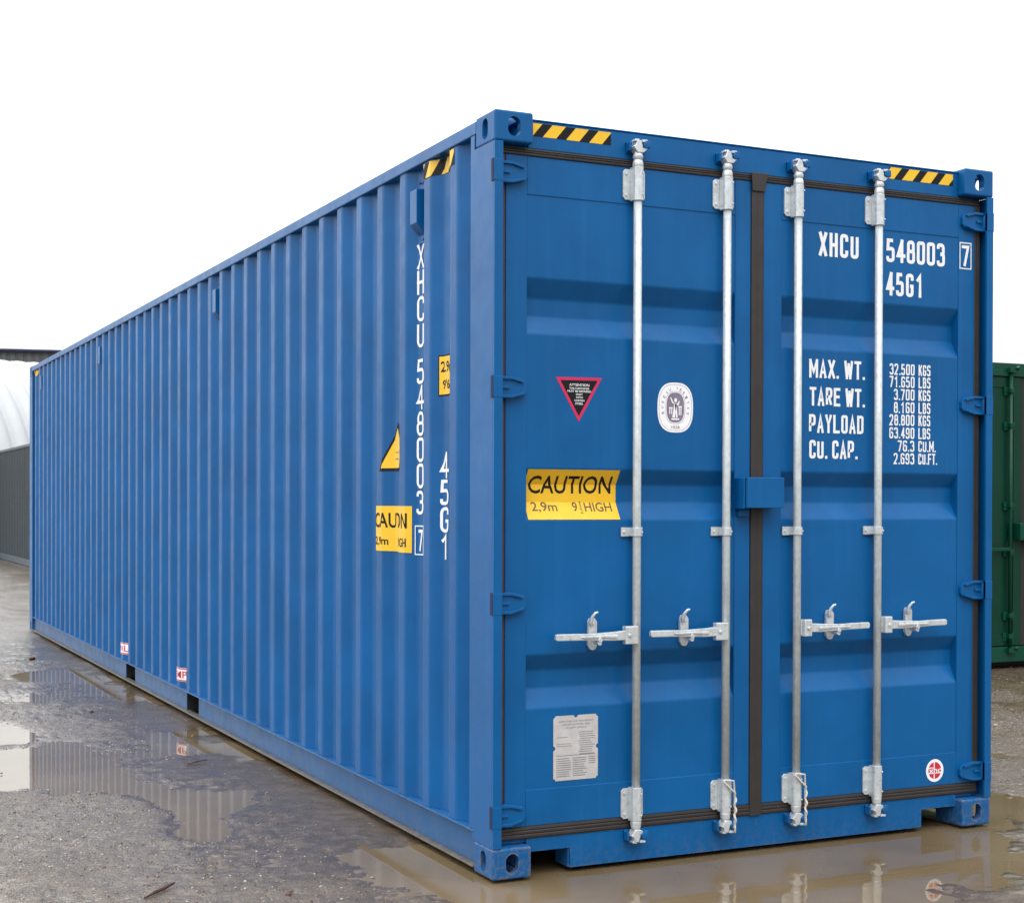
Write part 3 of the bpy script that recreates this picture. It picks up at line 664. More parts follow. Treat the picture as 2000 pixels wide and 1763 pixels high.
# locking rods
RODY = 0.012
def bolt(mb, x, y, z, r=0.005):
    mb.tube([(x, y, z), (x, y-0.004, z)], r, 8)
def rod(x, right, cord=False):
    t = MB(); t.tube([(x, RODY, 0.10), (x, RODY, 2.815)], 0.0165, 20)
    o = t.build('locking_rod', M['galv'], box_c)
    for zc in (2.672, 0.237):                     # sleeve brackets
        up_ = 1 if zc > 1 else -1
        b = MB(); zs = zc
        # base plate with rounded corners
        x0, x1, z0, z1 = x-0.052, x+0.046, zs-0.060, zs+0.060
        b.prism([(x0+0.01, z0), (x1-0.01, z0), (x1, z0+0.01), (x1, z1-0.01), (x1-0.01, z1), (x0+0.01, z1), (x0, z1-0.01), (x0, z0+0.01)], 0.036, DOOR_Y-0.0005)
        # strap over the rod: half-round
        pts = []
        for k in range(13):
            th = math.pi*k/12; pts.append((x-0.0225*math.cos(th), RODY-0.0225*math.sin(th)))
        pts = [(x-0.0225, 0.0358)]+pts+[(x+0.0225, 0.0358)]
        b.prism(pts, zs-0.066, zs+0.066, 'z')
        b.tube([(x, RODY, zs+up_*0.066), (x, RODY, zs+up_*0.078), (x, RODY, zs+up_*0.092)], [0.0215, 0.0215, 0.0185], 18)
        for dz in (-0.042, 0.042):
            for dx in (-0.038, 0.036): bolt(b, x+dx, 0.036, zs+dz, 0.0065)
            bolt(b, x+0.012, -0.009, zs+dz, 0.004)
        br = b.build('rod_bracket', M['zinc'], o, 0.0015)
    # middle guide
    g = MB(); g.box(x-0.055, x+0.042, 0.038, DOOR_Y-0.0005, 1.289, 1.325)
    pts = [(x-0.022, 0.0378)]+[(x-0.022*math.cos(math.pi*k/10), RODY-0.022*math.sin(math.pi*k/10)) for k in range(11)]+[(x+0.022, 0.0378)]
    g.prism(pts, 1.291, 1.323, 'z'); bolt(g, x-0.042, 0.038, 1.307, 0.006); bolt(g, x+0.014, -0.006, 1.307, 0.0035)
    g.build('rod_guide', M['zinc'], o, 0.0015)
    # cams
    for zc, s in ((2.818, 1), (0.112, -1)):
        c_ = MB()
        c_.tube([(x, RODY, zc-s*0.052), (x, RODY, zc-s*0.040), (x, RODY, zc-s*0.022)], [0.0175, 0.021, 0.016], 16)
        c_.prism([(x-0.030, zc-s*0.004), (x-0.012, zc-s*0.026), (x+0.014, zc-s*0.026), (x+0.033, zc-s*0.010), (x+0.030, zc-s*0.001), (x+0.012, zc-s*0.008), (x+0.008, zc+s*0.010), (x+0.003, zc+s*0.022), (x-0.014, zc+s*0.022), (x-0.018, zc+s*0.004)], -0.008, 0.032)
        c_.prism([(x+0.006, zc+s*0.024), (x+0.030, zc+s*0.026), (x+0.034, zc+s*0.018), (x+0.010, zc+s*0.014)], -0.010, 0.020)
        c_.prism([(x-0.022, zc+s*0.026), (x-0.004, zc+s*0.027), (x-0.004, zc+s*0.019), (x-0.024, zc+s*0.017)], -0.006, 0.025)
        c_.build('rod_cam', M['zinc'], o, 0.002)
        k_ = MB()
        k_.box(x-0.038, x-0.028, 0.010, 0.0465, zc-0.018, zc+0.018); k_.box(x+0.020, x+0.045, -0.012, 0.0465, zc-0.006, zc+0.022)
        k_.box(x-0.038, x+0.045, 0.038, 0.0465, zc-0.022, zc+0.022)
        k_.tube([(x+0.026, -0.014, zc+0.004), (x+0.026, 0.02, zc+0.004)], 0.013, 12)
        k_.build('cam_keeper', M['blue'], o, 0.003)
    # handle
    sg = 1 if right else -1; zh = 0.906; hx = 0.0 if right else 0.020
    hb_ = MB(); xa, xb = sorted((x+sg*0.012, x+sg*(0.050+hx))); hb_.box(xa, xb, -0.028, 0.002, zh-0.035, zh+0.035)
    hb_.tube([(x+sg*(0.032+hx), -0.028, zh), (x+sg*(0.032+hx), -0.035, zh)], 0.008, 12)
    hb_.box(*sorted((x+sg*0.010, x+sg*0.018)), -0.006, 0.028, zh-0.032, zh+0.032)
    hb_.build('handle_hub', M['zinc'], o, 0.004, 3)
    P = lambda d, zz: (x+sg*(d+hx), zh+zz)
    hn = MB()
    hn.prism([P(0.046, -0.018), P(0.10, -0.019), P(0.205, -0.015), P(0.26, -0.013), P(0.345, -0.012), P(0.352, -0.008), P(0.352, 0.010), P(0.345, 0.014), P(0.26, 0.013), P(0.205, 0.011), P(0.10, 0.015), P(0.046, 0.019)], -0.024, -0.006)
    hn.prism([P(0.085, -0.010), P(0.15, -0.006), P(0.235, -0.006), P(0.25, 0.0), P(0.235, 0.003), P(0.15, 0.005), P(0.085, 0.004)], -0.030, -0.0241)
    hn.build('handle', M['zinc'], o, 0.003, 2)
    # catch with hook
    ct = MB(); xc = x+sg*0.185
    pl = [(xc-0.019, zh-0.040), (xc-0.012, zh-0.054), (xc, zh-0.058), (xc+0.012, zh-0.054), (xc+0.019, zh-0.040), (xc+0.019, zh+0.052), (xc+0.010, zh+0.066), (xc-0.012, zh+0.066), (xc-0.019, zh+0.052)]
    ct.prism(pl, 0.030, DOOR_Y-0.0)
    ct.tube([(xc, 0.036, zh-0.012), (xc, -0.034, zh-0.014)], 0.009, 12)
    ct.tube([(xc, 0.028, zh-0.014), (xc, 0.012, zh-0.026), (xc, -0.03, zh-0.027)], 0.008, 10)
    hk = [(xc-0.010, 0.028, zh+0.040), (xc-0.014, 0.020, zh+0.058), (xc-0.013, 0.010, zh+0.074), (xc-0.004, 0.004, zh+0.088), (xc+0.008, 0.002, zh+0.092)]
    ct.tube(hk, [0.0075, 0.0075, 0.0065, 0.0055, 0.004], 10)
    bolt(ct, xc+0.002, 0.030, zh+0.046, 0.006); bolt(ct, xc, 0.030, zh-0.042, 0.006)
    ct.build('handle_catch', M['zinc'], o, 0.0015)
    if cord:
        cd = MB(); pts = []
        for k in range(40):
            t_ = k/39
            th = -1.9+t_*2.6
            z = 0.302-0.055*min(1, t_*2.2)
            if t_ < 0.45: px, py = x-0.030+0.060*t_/0.45, RODY-0.030
            else: px, py = x+0.030+0.003*math.sin(k), RODY-0.028+0.004*math.cos(k*1.3); z = 0.247-(t_-0.45)/0.55*0.16
            pts.append((px, py, z))
        cd.tube(pts, 0.0042, 8)
        cd.tube([(x-0.030, RODY-0.028, 0.302), (x-0.022, RODY-0.031, 0.306), (x+0.02, RODY-0.031, 0.300), (x+0.031, RODY-0.02, 0.25), (x+0.034, RODY-0.02, 0.16), (x+0.024, RODY-0.03, 0.108)], 0.0038, 8)
        cd.build('cord', M['rope'], o)
    return o
rod(0.625, False); rod(1.043, False, True); rod(1.393, True, True); rod(1.812, True)

# central lock box
lb = MB()
lb.prism([(0.100, 0), (0.0, 0)], 0, 1) if False else None
lb.box(1.100, 1.106, -0.030, 0.0445, 1.398, 1.524)
lb.box(1.108, 1.288, -0.044, -0.038, 1.402, 1.526); lb.box(1.108, 1.288, -0.0375, 0.030, 1.520, 1.526)
lb.box(1.282, 1.288, -0.0375, 0.0445, 1.402, 1.5195); lb.box(1.1085, 1.115, -0.0375, 0.0445, 1.402, 1.5195)
lockbox = lb.build('lock_box', M['blue'], box_c, 0.005, 3)
MB().box(1.112, 1.162, 0.022, 0.0445, 1.368, 1.394).build('lock_tab', M['blue'], lockbox, 0.002)

# vents
def vent(k):
    yc = Y0C+PITCH_C*k+0.175
    v = MB(); v.prism([(0.0455, 2.745), (0.004, 2.742), (0.004, 2.600), (0.0455, 2.555)], yc-0.036, yc+0.040, 'y')
    vv = []
    for y_ in (yc-0.030, yc+0.036): pass
    v.tube([(0.044, yc-0.026, 2.775), (0.036, yc-0.026, 2.775)], 0.006, 8); v.tube([(0.044, yc+0.018, 2.778), (0.036, yc+0.018, 2.778)], 0.006, 8)
    v.tube([(0.044, yc-0.022, 2.535), (0.036, yc-0.022, 2.535)], 0.007, 8); v.box(0.040, 0.0455, yc-0.032, yc+0.03, 2.518, 2.526)
    v.build('vent_cover', M['blue'], box_c, 0.003)
for k in (1, 13, 27, 39): vent(k)

# ---- lettering on the right door
W_ = M['white']; STK = 0.0155
DL = lambda P_: decal_front('lettering', P_, W_, door_r)
polys = stroke_text('XHCU', 1.524, 1.732, 2.462, 0.101, STK)
DL(polys); polys = stroke_text('548003', 1.880, 2.204, 2.462, 0.101, STK, gap=0.22)
DL(polys); polys = stroke_text('45G1', 1.880, 2.084, 2.318, 0.101, STK)
for a_, b_, h_, t_ in ((1.477, 1.768, 1.949, 'MAX. WT.'), (1.480, 1.768, 1.832, 'TARE WT.'), (1.477, 1.762, 1.718, 'PAYLOAD'), (1.479, 1.730, 1.610, 'CU. CAP.')):
    DL(polys); polys = stroke_text(t_, a_, b_, h_, 0.078, 0.012, dotw=0.32, space=0.35, gap=0.22)
zr = [1.978, 1.924, 1.869, 1.813, 1.759, 1.703, 1.647, 1.592]
nums = [('32.500', 'KGS'), ('71.650', 'LBS'), ('3.700', 'KGS'), ('8.160', 'LBS'), ('28.800', 'KGS'), ('63.490', 'LBS'), ('76.3', 'CU.M.'), ('2.693', 'CU.FT.')]
x0s = [1.884, 1.884, 1.908, 1.908, 1.884, 1.884, 1.930, 1.908]; x1u = [2.122, 2.122, 2.122, 2.122, 2.122, 2.122, 2.152, 2.160]
for z, (a_, b_), x0, x1 in zip(zr, nums, x0s, x1u):
    x0 += 0.017; x1 += 0.004
    DL(polys); polys = stroke_text(a_, x0, 2.038, z, 0.048, 0.0068, dotw=0.28, gap=0.24)
    polys += stroke_text(b_, 2.060, x1, z, 0.048, 0.0068, dotw=0.28, gap=0.24)
decal_front('lettering', polys, W_, door_r)
# check digit in its box sits on the stile
bx = ring(rect(2.284, 2.352, 2.459, 2.577), rect(2.289, 2.347, 2.464, 2.572))
decal_front('lettering', [(p_, 0) for p_ in bx]+stroke_char('7', 2.297, 2.472, 0.042, 0.092, 0.0135), W_, door_r, flat=DOOR_Y)

# ---- stickers on the left door
cs = decal_front('caution_sticker', [(rect(0.168, 0.571, 1.3565, 1.5495), 0)], M['yellow'], door_l)
decal_front('lettering', font_polys('CAUTION', 0.184, 0.548, 1.4565, 1.526, 1), M['black'], door_l)
decal_front('lettering', font_polys('2,9m', 0.193, 0.305, 1.383, 1.424, 1), M['faded'], door_l)
pl = font_polys('9', 0.372, 0.394, 1.387, 1.424, 1)
pl += font_polys('HIGH', 0.425, 0.546, 1.387, 1.423, 1)+font_polys('1', 0.407, 0.412, 1.407, 1.427, 1)+font_polys('2', 0.403, 0.415, 1.380, 1.400, 1)+[(rect(0.401, 0.418, 1.4025, 1.4045), 1)]
link_ = decal_front('lettering', pl, M['faded'], door_l); pass
tri = [(0.283, 1.906), (0.487, 1.909), (0.384, 1.735)]
cen = (sum(a for a, _ in tri)/3, sum(b for _, b in tri)/3)
inn = [(cen[0]+(a-cen[0])*0.80, cen[1]+(b-cen[1])*0.80) for a, b in tri]
decal_front('warning_triangle', [([tri[0], tri[1], tri[2]], 0)], M['magenta'], door_l)
decal_front('triangle_field', [([inn[0], inn[1], inn[2]], 1)], M['black'], door_l)
tl = []
for t_, hw, z in (('ATTENTION', 0.044, 1.8735), ('THIS CONTAINER', 0.044, 1.861), ('MUST BE REPAIRED', 0.052, 1.850), ('ONLY', 0.015, 1.838), ('WITH', 0.015, 1.826), ('CORTEN', 0.022, 1.814), ('STEEL', 0.018, 1.802)):
    tl += font_polys(t_, 0.386-hw, 0.386+hw, z, z+(0.0095 if t_ == 'ATTENTION' else 0.0075), 2)
decal_front('lettering', tl, M['white'], door_l)
# oval classification seal
sx_, sz_ = 0.822, 1.8035
decal_front('oval_seal', [(superell(sx_, sz_, 0.083, 0.100), 0)], M['lilac'], door_l)
rg = [(p_, 1) for p_ in ring(superell(sx_, sz_, 0.0765, 0.093), superell(sx_, sz_, 0.0750, 0.0915))]
rg += [(p_, 1) for p_ in ring(superell(sx_, sz_, 0.046, 0.0655), superell(sx_, sz_, 0.0445, 0.064))]
rg += [(superell(sx_, sz_, 0.041, 0.060), 1)]
word = 'BUREAU VERITAS'
for i, ch in enumerate(word):
    if ch == ' ': continue
    th = math.radians(205-230*(i+0.5)/len(word)); cx_, cz_ = sx_+0.0605*math.cos(th), sz_+0.078*math.sin(th)
    rg += font_polys(ch, cx_-0.0045, cx_+0.0045, cz_-0.006, cz_+0.006, 1, rot=th-math.pi/2)
rg += font_polys('1828', sx_-0.020, sx_+0.020, sz_-0.085, sz_-0.073, 1)
decal_front('seal_print', rg, M['mauve'], door_l)
fg = []
S_ = lambda pts, w_: [(q_, 2) for q_ in strip([Vector((sx_+a, sz_+b)) for a, b in pts], w_)]
fg += S_([(0, 0.020), (-0.003, -0.010), (-0.009, -0.040)], 0.011)+S_([(0, 0.014), (0.004, -0.012), (0.007, -0.040)], 0.007)
fg += [(ell(sx_+0.001, sz_+0.030, 0.0065, 0.008, 16), 2)]
fg += S_([(0, 0.018), (-0.013, 0.020), (-0.022, 0.040)], 0.005)+S_([(0.002, 0.018), (0.013, 0.012), (0.018, 0.026)], 0.005)
fg += S_([(-0.030, -0.002), (-0.012, -0.002)], 0.005)+S_([(-0.026, -0.004), (-0.026, -0.026)], 0.004)+S_([(-0.017, -0.004), (-0.017, -0.026)], 0.004)
fg += S_([(0.014, 0.004), (0.030, 0.004)], 0.005)+S_([(0.018, 0.002), (0.018, -0.030)], 0.004)+S_([(0.026, 0.002), (0.026, -0.030)], 0.004)+S_([(-0.018, -0.046), (0.018, -0.046)], 0.006)
decal_front('seal_figure', fg, M['lilac'], door_l)
# approval plate
def notch(x0, x1, z0, z1, r=0.009):
    p_ = []
    def arc(cx, cz, a0, a1):
        for k in range(6):
            a = math.radians(a0+(a1-a0)*k/5); p_.append((cx+r*math.cos(a), cz+r*math.sin(a)))
    arc(x0, z0, 90, 0); arc(x1, z0, 180, 90); 
    arc(x1, (z0+z1)/2, 270, 90); arc(x1, z1, 270, 180); arc((x0+x1)/2, z1, 360, 180); arc(x0, z1, 0, -90); arc(x0, (z0+z1)/2, 90, -90)
    return p_
decal_front('approval_plate', [(notch(0.277, 0.473, 0.347, 0.598), 0)], M['plate'], door_l, off=0.0018)
pp = font_polys('APPROVED FOR TRANSPORT', 0.300, 0.452, 0.5715, 0.578, 1)+font_polys('UNDER CUSTOMS SEAL', 0.315, 0.438, 0.560, 0.566, 1)+font_polys('CSC SAFETY APPROVAL', 0.328, 0.425, 0.547, 0.553, 1)
r2 = random.Random(3)
for i in range(11):
    z = 0.530-i*0.0085; pp += [(rect(0.385+r2.random()*0.01, 0.462-r2.random()*0.02, z, z+0.0028), 1)]
    if i in (2, 5, 6): pp += [(rect(0.292, 0.340+r2.random()*0.03, z, z+0.0022), 1)]
for i in range(9):
    z = 0.430-i*0.0085; pp += [(rect(0.290, 0.345+r2.random()*0.01, z, z+0.003), 1), (rect(0.362, 0.405+r2.random()*0.02, z, z+0.003), 1)]
    if i < 4: pp += [(rect(0.430, 0.460, z+0.002, z+0.005), 1)]
pp += [(rect(0.290, 0.460, 0.442, 0.4445), 1)]
decal_front('lettering', pp, M['ink'], door_l, off=0.0018)
# round logo on the right door rail
lx, lz = 2.158, 0.251
decal_front('round_sticker', [(ell(lx, lz, 0.049, 0.050), 0)], M['white'], door_r, flat=DOOR_Y+0.0005)
rd = [(ell(lx, lz, 0.036, 0.037), 1)]
decal_front('logo_disc', rd, M['red'], door_r, flat=DOOR_Y+0.0005)
wl_ = [(rect(lx-0.040, lx+0.040, lz-0.0135, lz-0.0105), 2), (rect(lx-0.006, lx-0.0005, lz-0.038, lz+0.038), 2)]
wl_ += font_polys('xhc', lx-0.034, lx+0.036, lz-0.011, lz+0.015, 3)
wl_ += [(rect(lx-0.036, lx-0.004, lz+0.010, lz+0.014), 3)]
decal_front('lettering', wl_, M['white'], door_r, flat=DOOR_Y+0.0005)

# hazard stripes on the header
for x0, x1, ph in ((0.182, 0.522, 0.0415), (1.893, 2.246, 0.069)):
    Yp, Kp = hazard(x0, x1, 2.8205, 2.870, 0.101, 0.042, ph, 0.57)
    hzs = decal_front('hazard_tape', Yp, M['yellow'], header, flat=0.047); decal_front('hazard_tape', Kp, M['black'], header, flat=0.047)

# ---- lettering and stickers on the side
cy = lambda y: y
YT0, YT1 = 0.806, 0.872
tops = []
def px_z(u, v, x):
    d = fw*F_PX+rt*(u-1000)-up*(v-881.5-CY_OFF); t = (x-CAM.x)/d.x; return (CAM+d*t).z
def char_side(ch, v0, v1, u, ya, yb, st=0.0135):
    z1, z0 = px_z(u, v0, XI), px_z(u, v1, XI)
    # mirror: reading from outside (-x), text runs towards -y
    ps = stroke_char(ch, -yb, z0, yb-ya, z1-z0, st)
    return [([(-a, b) for a, b in p_], l_) for p_, l_ in ps]
ps = []
for ch, a_, b_ in (('X', 475.6, 524), ('H', 527, 574), ('C', 578, 627), ('U', 629, 678), ('5', 700.5, 749), ('4', 751.6, 799), ('8', 803, 851), ('0', 854, 902), ('0', 905, 953.5), ('3', 958, 1004.6)):
    ps += char_side(ch, a_, b_, 825, YT0, YT1)
decal_side('lettering', ps, W_, wall)
ps = char_side('7', 1034, 1076, 824, YT0+0.008, YT1-0.012)
z1, z0 = px_z(824, 1026, XI), px_z(824, 1084, XI)
ps += [(p_, 2) for p_ in ring(rect(YT0-0.002, YT1+0.008, z0, z1), rect(YT0+0.002, YT1+0.004, z0+0.005, z1-0.005))]
decal_side('lettering', ps, W_, wall); ps = []
for ch, a_, b_ in (('4', 882.6, 933.7), ('5', 936.5, 986), ('G', 990, 1040), ('1', 1044, 1092.5)):
    ps += char_side(ch, a_, b_, 872, 0.536, 0.602)
decal_side('lettering', ps, W_, wall)
def side_font(txt, y_near, y_far, z0, z1, lay):
    return [([(-a, b) for a, b in p_], l_) for p_, l_ in font_polys(txt, -y_far, -y_near, z0, z1, lay)]
cs2 = decal_side('caution_sticker', [(rect(0.895, 1.300, 1.204, 1.405), 0)], M['yellow'], wall)
for q_ in (side_font('CAUTION', 0.920, 1.290, 1.308, 1.375, 2), side_font('2,9m', 1.175, 1.285, 1.226, 1.268, 2), side_font('9', 1.08, 1.10, 1.228, 1.268, 2), side_font('HIGH', 0.925, 1.045, 1.228, 1.266, 2)): decal_side('lettering', q_, M['black'], wall)
# height plate near the post
decal_side('height_plate', [(rect(0.470, 0.612, 1.858, 2.026), 0)], M['black'], wall)
decal_side('height_plate', [(rect(0.475, 0.607, 1.864, 2.020), 1)], M['yellow'], wall)
decal_side('lettering', side_font('2.9m', 0.490, 0.600, 1.955, 2.000, 3), M['black'], wall); decal_side('lettering', side_font("9'6\"", 0.505, 0.590, 1.885, 1.925, 3), M['black'], wall)
# yellow warning triangle, its near half hidden in the trough
T0 = [(1.245, 1.560), (1.007, 1.560), (1.105, 1.775)]
c0 = (sum(a for a, _ in T0)/3, sum(b for _, b in T0)/3)
T1 = [(c0[0]+(a-c0[0])*0.82, c0[1]+(b-c0[1])*0.82) for a, b in T0]
decal_side('warning_triangle', [(T0, 0)], M['black'], wall); decal_side('triangle_field', [(T1, 1)], M['yellow'], wall)
bolt_ = [(1.075, 1.70), (1.035, 1.645), (1.06, 1.645), (1.03, 1.59), (1.045, 1.63), (1.02, 1.63)]
decal_side('lettering', [(rect(1.09, 1.135, 1.64, 1.644), 3), (rect(1.0902, 1.135, 1.610, 1.615), 3)], M['ink'], wall)
# empties-only fork pocket notices
for ya, yb, z0, z1, t_ in ((4.90, 5.225, 0.200, 0.292, 'EMPTY'), (6.90, 7.245, 0.205, 0.297, 'ONLY')):
    decal_side('pocket_notice', [(rect(ya, yb, z0, z1), 0)], M['white'], wall)
    fr = [(p_, 1) for p_ in ring(rect(ya+0.002, yb-0.002, z0+0.002, z1-0.002), rect(ya+0.012, yb-0.012, z0+0.011, z1-0.011))]
    decal_side('lettering', fr+side_font(t_, ya+0.03, yb-0.03, z0+0.022, z1-0.022, 2), M['red'], wall)
for y0, y1, z0, z1 in ((0.405, 0.735, 2.768, 2.830), (11.62, 11.96, 2.768, 2.830)):
    Yp, Kp = hazard(-y1, -y0, z0, z1, 0.105, 0.045, 0.03, 0.52)
    fl = lambda L_: [([(-a, b) for a, b in p_], l_) for p_, l_ in L_]
    decal_side('hazard_tape', fl(Yp), M['yellow'], wall); decal_side('hazard_tape', fl(Kp), M['black'], wall)

# ------------------------------------------------------------------ other containers
def generic_container(name, label, mats, L_, H_, loc, rz, doors, group='other containers standing in the yard'):
    """long side along local +Y, door end at y=0; x 0..2.438"""
    t = empty(name, label, 'shipping container', group, loc, rz)
    mt, mr, mdark = mats
    for mir in (0, 1):
        b = MB(); vs = []; y = 0.16; k = 0; seq = []
        while y < L_-0.16:
            seq += [(y, 0.015), (y+0.072, 0.015), (y+0.14, 0.05), (y+0.21, 0.05)]; y += PITCH_C
        for yy, x in seq: 
            x = WID-x if mir else x; vs += [(x, min(yy, L_-0.12), 0.15), (x, min(yy, L_-0.12), H_-0.06)]
        b.add(vs, [(2*i, 2*i+2, 2*i+3, 2*i+1) for i in range(len(seq)-1)]); b.build('side_wall', mt, t)
        x0, x1 = (0.0, 0.06) if not mir else (WID-0.06, WID)
        MB().box(x0, x1, 0.163, L_-0.163, H_-0.07, H_-0.008).build('top_side_rail', mr, t, 0.004)
        MB().box(x0, x1, 0.163, L_-0.163, 0.015, 0.15).build('bottom_side_rail', mr, t, 0.004)
        for y0 in (0.0, L_-0.16):
            p_ = MB(); xp = (0.0, 0.12) if not mir else (WID-0.12, WID); p_.box(*xp, y0+0.002, y0+0.158, 0.118, H_-0.118); p_.build('corner_post', mt, t, 0.004)
            for z0 in (0.0, H_-0.118):
                q_ = MB(); q_.prism([(xp[0]-0.0, z0+0.01), (xp[0]+0.01, z0), (xp[1]+0.03 if not mir else xp[1]-0.01, z0), (xp[1]+0.04 if not mir else xp[1], z0+0.01), (xp[1]+0.04 if not mir else xp[1], z0+0.108), (xp[1]+0.03 if not mir else xp[1]-0.01, z0+0.118), (xp[0]+0.01, z0+0.118), (xp[0], z0+0.108)], y0-0.003 if y0 == 0 else y0, y0+0.16 if y0 == 0 else y0+0.163)
                q_.build('corner_casting', mr, t, 0.003)
    MB().box(0.06, WID-0.06, 0.05, L_-0.05, H_-0.03, H_-0.022).build('roof', mt, t)
    b = MB(); b.box(0.12, WID-0.12, L_-0.06, L_-0.03, 0.12, H_-0.1); b.build('end_wall', mt, t)
    MB().box(0.06, WID-0.06, 0.06, L_-0.06, 0.10, 0.14).build('floor', mdark, t)
    MB().box(0.163, WID-0.163, 0.02, 0.10, H_-0.125, H_-0.010).build('door_header', mr, t, 0.004)
    MB().box(0.163, WID-0.163, 0.02, 0.10, 0.0, 0.13).build('door_sill', mr, t, 0.004)
    if not doors:
        MB().box(0.125, WID-0.125, 0.03, 0.09, 0.135, H_-0.13).build('door', mt, t, 0.004)
        return t
    for (a, b_) in ((0.125, 1.19), (1.245, WID-0.125)):
        d = MB(); d.box(a, b_, 0.045, 0.09, 0.14, H_-0.13); do = d.build('door', mt, t, 0.003)
        f_ = MB()
        f_.box(a+0.001, a+0.09, 0.036, 0.0448, 0.141, H_-0.131); f_.box(b_-0.09, b_-0.001, 0.036, 0.0448, 0.141, H_-0.131)
        f_.box(a+0.0905, b_-0.0905, 0.036, 0.0448, H_-0.22, H_-0.131); f_.box(a+0.0905, b_-0.0905, 0.036, 0.0448, 0.141, 0.23)
        for xx in (0.35, 0.65): f_.box(a+(b_-a)*xx-0.01, a+(b_-a)*xx+0.01, 0.040, 0.0448, 0.2305, H_-0.2205)
        f_.build('door_frame', mt, do, 0.002)
    MB().box(1.191, 1.244, 0.038, 0.07, 0.14, H_-0.13).build('gasket', mdark, t)
    for x, sg in ((0.70, -1), (1.045, -1), (1.40, 1), (1.80, 1)):
        r_ = MB(); r_.tube([(x, 0.012, 0.09), (x, 0.012, H_-0.075)], 0.017, 14); ro = r_.build('locking_rod', mr, t)
        for z in (0.22, 0.40, 0.95, 1.35, H_-0.55, H_-0.25):
            q_ = MB(); q_.box(x-0.06, x+0.05, 0.028, 0.0355, z-0.04, z+0.03); q_.box(x-0.024, x+0.024, -0.010, 0.0275, z-0.02, z+0.02)
            q_.tube([(x-0.045, 0.028, z-0.005), (x-0.045, 0.020, z-0.005)], 0.008, 8); q_.build('rod_bracket', mr, ro, 0.004)
        for z in (0.10, H_-0.075):
            q_ = MB(); q_.box(x-0.035, x+0.04, -0.02, 0.019, z-0.02, z+0.02); q_.tube([(x+0.02, -0.03, z+0.015), (x+0.055, -0.02, z+0.03), (x+0.06, 0.0, z)], 0.012, 8); q_.build('rod_cam', mr, ro, 0.006)
        q_ = MB(); q_.box(*sorted((x+sg*0.02, x+sg*0.33)), -0.018, -0.004, 0.96, 0.99); q_.build('handle', mr, ro, 0.003)
    MB().box(1.10, 1.34, -0.05, 0.035, 1.05, 1.20).build('lock_box', mr, t, 0.008)
    for z in (0.24, 0.9, 1.65, H_-0.25):
        for x0, x1 in ((0.03, 0.17), (WID-0.17, WID-0.03)):
            MB().box(x0, x1, -0.012, 0.035, z-0.04, z+0.04).build('hinge', mr, t, 0.006)
    return t
def bgpaint(name, col, rough, rust=0.0, var=0.15):
    m, n, p = new_mat(name)
    c = mixc(n, ramp(n, noise(n, 1.6, 6, 0.65), [(0.3, g1(0)), (0.7, g1(1))]), tuple(x*(1-var) for x in col)+(1,), tuple(x*(1+var) for x in col)+(1,))
    if rust:
        c = mixc(n, math_(n, 'MULTIPLY', ramp(n, noise(n, 5, 7, 0.7, sc3=(1, 1, 0.35)), [(0.52, g1(0)), (0.6, g1(1))]), rust), c, (0.16, 0.075, 0.035, 1))
    n.links.new(c, p.inputs['Base Color']); p.inputs['Roughness'].default_value = rough; p.inputs['Specular IOR Level'].default_value = 0.22
    bump(n, p, noise(n, 18, 5, 0.6), 0.002, 0.4); return m
Mg = bgpaint('dark_green_paint', (0.0008, 0.036, 0.020), 0.34); Mg2 = bgpaint('faded_green_paint', (0.003, 0.052, 0.030), 0.30)
Mgy = bgpaint('slate_grey_paint', (0.034, 0.044, 0.050), 0.5); Mgy2 = bgpaint('pale_slate_paint', (0.07, 0.09, 0.105), 0.45)
Mb2 = bgpaint('worn_blue_paint', (0.05, 0.15, 0.26), 0.5, 0.9); Mrust = bgpaint('rusty_edge_paint', (0.14, 0.10, 0.08), 0.6, 0.9)
GY = 4.78
generic_container('shipping_container', 'dark green steel container with locking rods behind the right edge of the blue one', (Mg, Mg2, M['floor']), 6.058, 2.591, (6.09, GY, 0.055), 0, True)
generic_container('shipping_container', 'slate grey corrugated container in front of the white arched tent', (Mgy, Mgy2, M['floor']), 6.058, 2.66, (2.24, 27.98, 0.0), 0, False)
generic_container('shipping_container', 'worn blue container with rusty edge, only a sliver at the far left', (Mb2, Mrust, M['floor']), 6.058, 2.591, (0.222, 36.6, 0.0), 0, False)
# timber bearers under the green container
for yb_ in (0.25, 5.6):
    bmn = MB().box(6.0, 8.6, GY+yb_, GY+yb_+0.2, -0.03, 0.054).build('timber_bearer', plain('wet_timber', (0.035, 0.025, 0.018, 1), 0.7, bd=0.003), None, 0.006)
    tag(bmn, 'dark timber bearer under the %s end of the green container' % ('near' if yb_ < 1 else 'far'), 'timber', 'timber bearers under the green container')
# short aerial on the grey container
an_ = MB(); an_.tube([(3.1, 31.0, 2.57), (3.1, 31.0, 2.92)], 0.02, 8); an_.tube([(3.1, 31.0, 2.565), (3.1, 31.0, 2.60)], 0.06, 10)
ao = an_.build('roof_antenna', Mgy, None); tag(ao, 'thin dark upright pipe on top of the slate grey container', 'antenna')

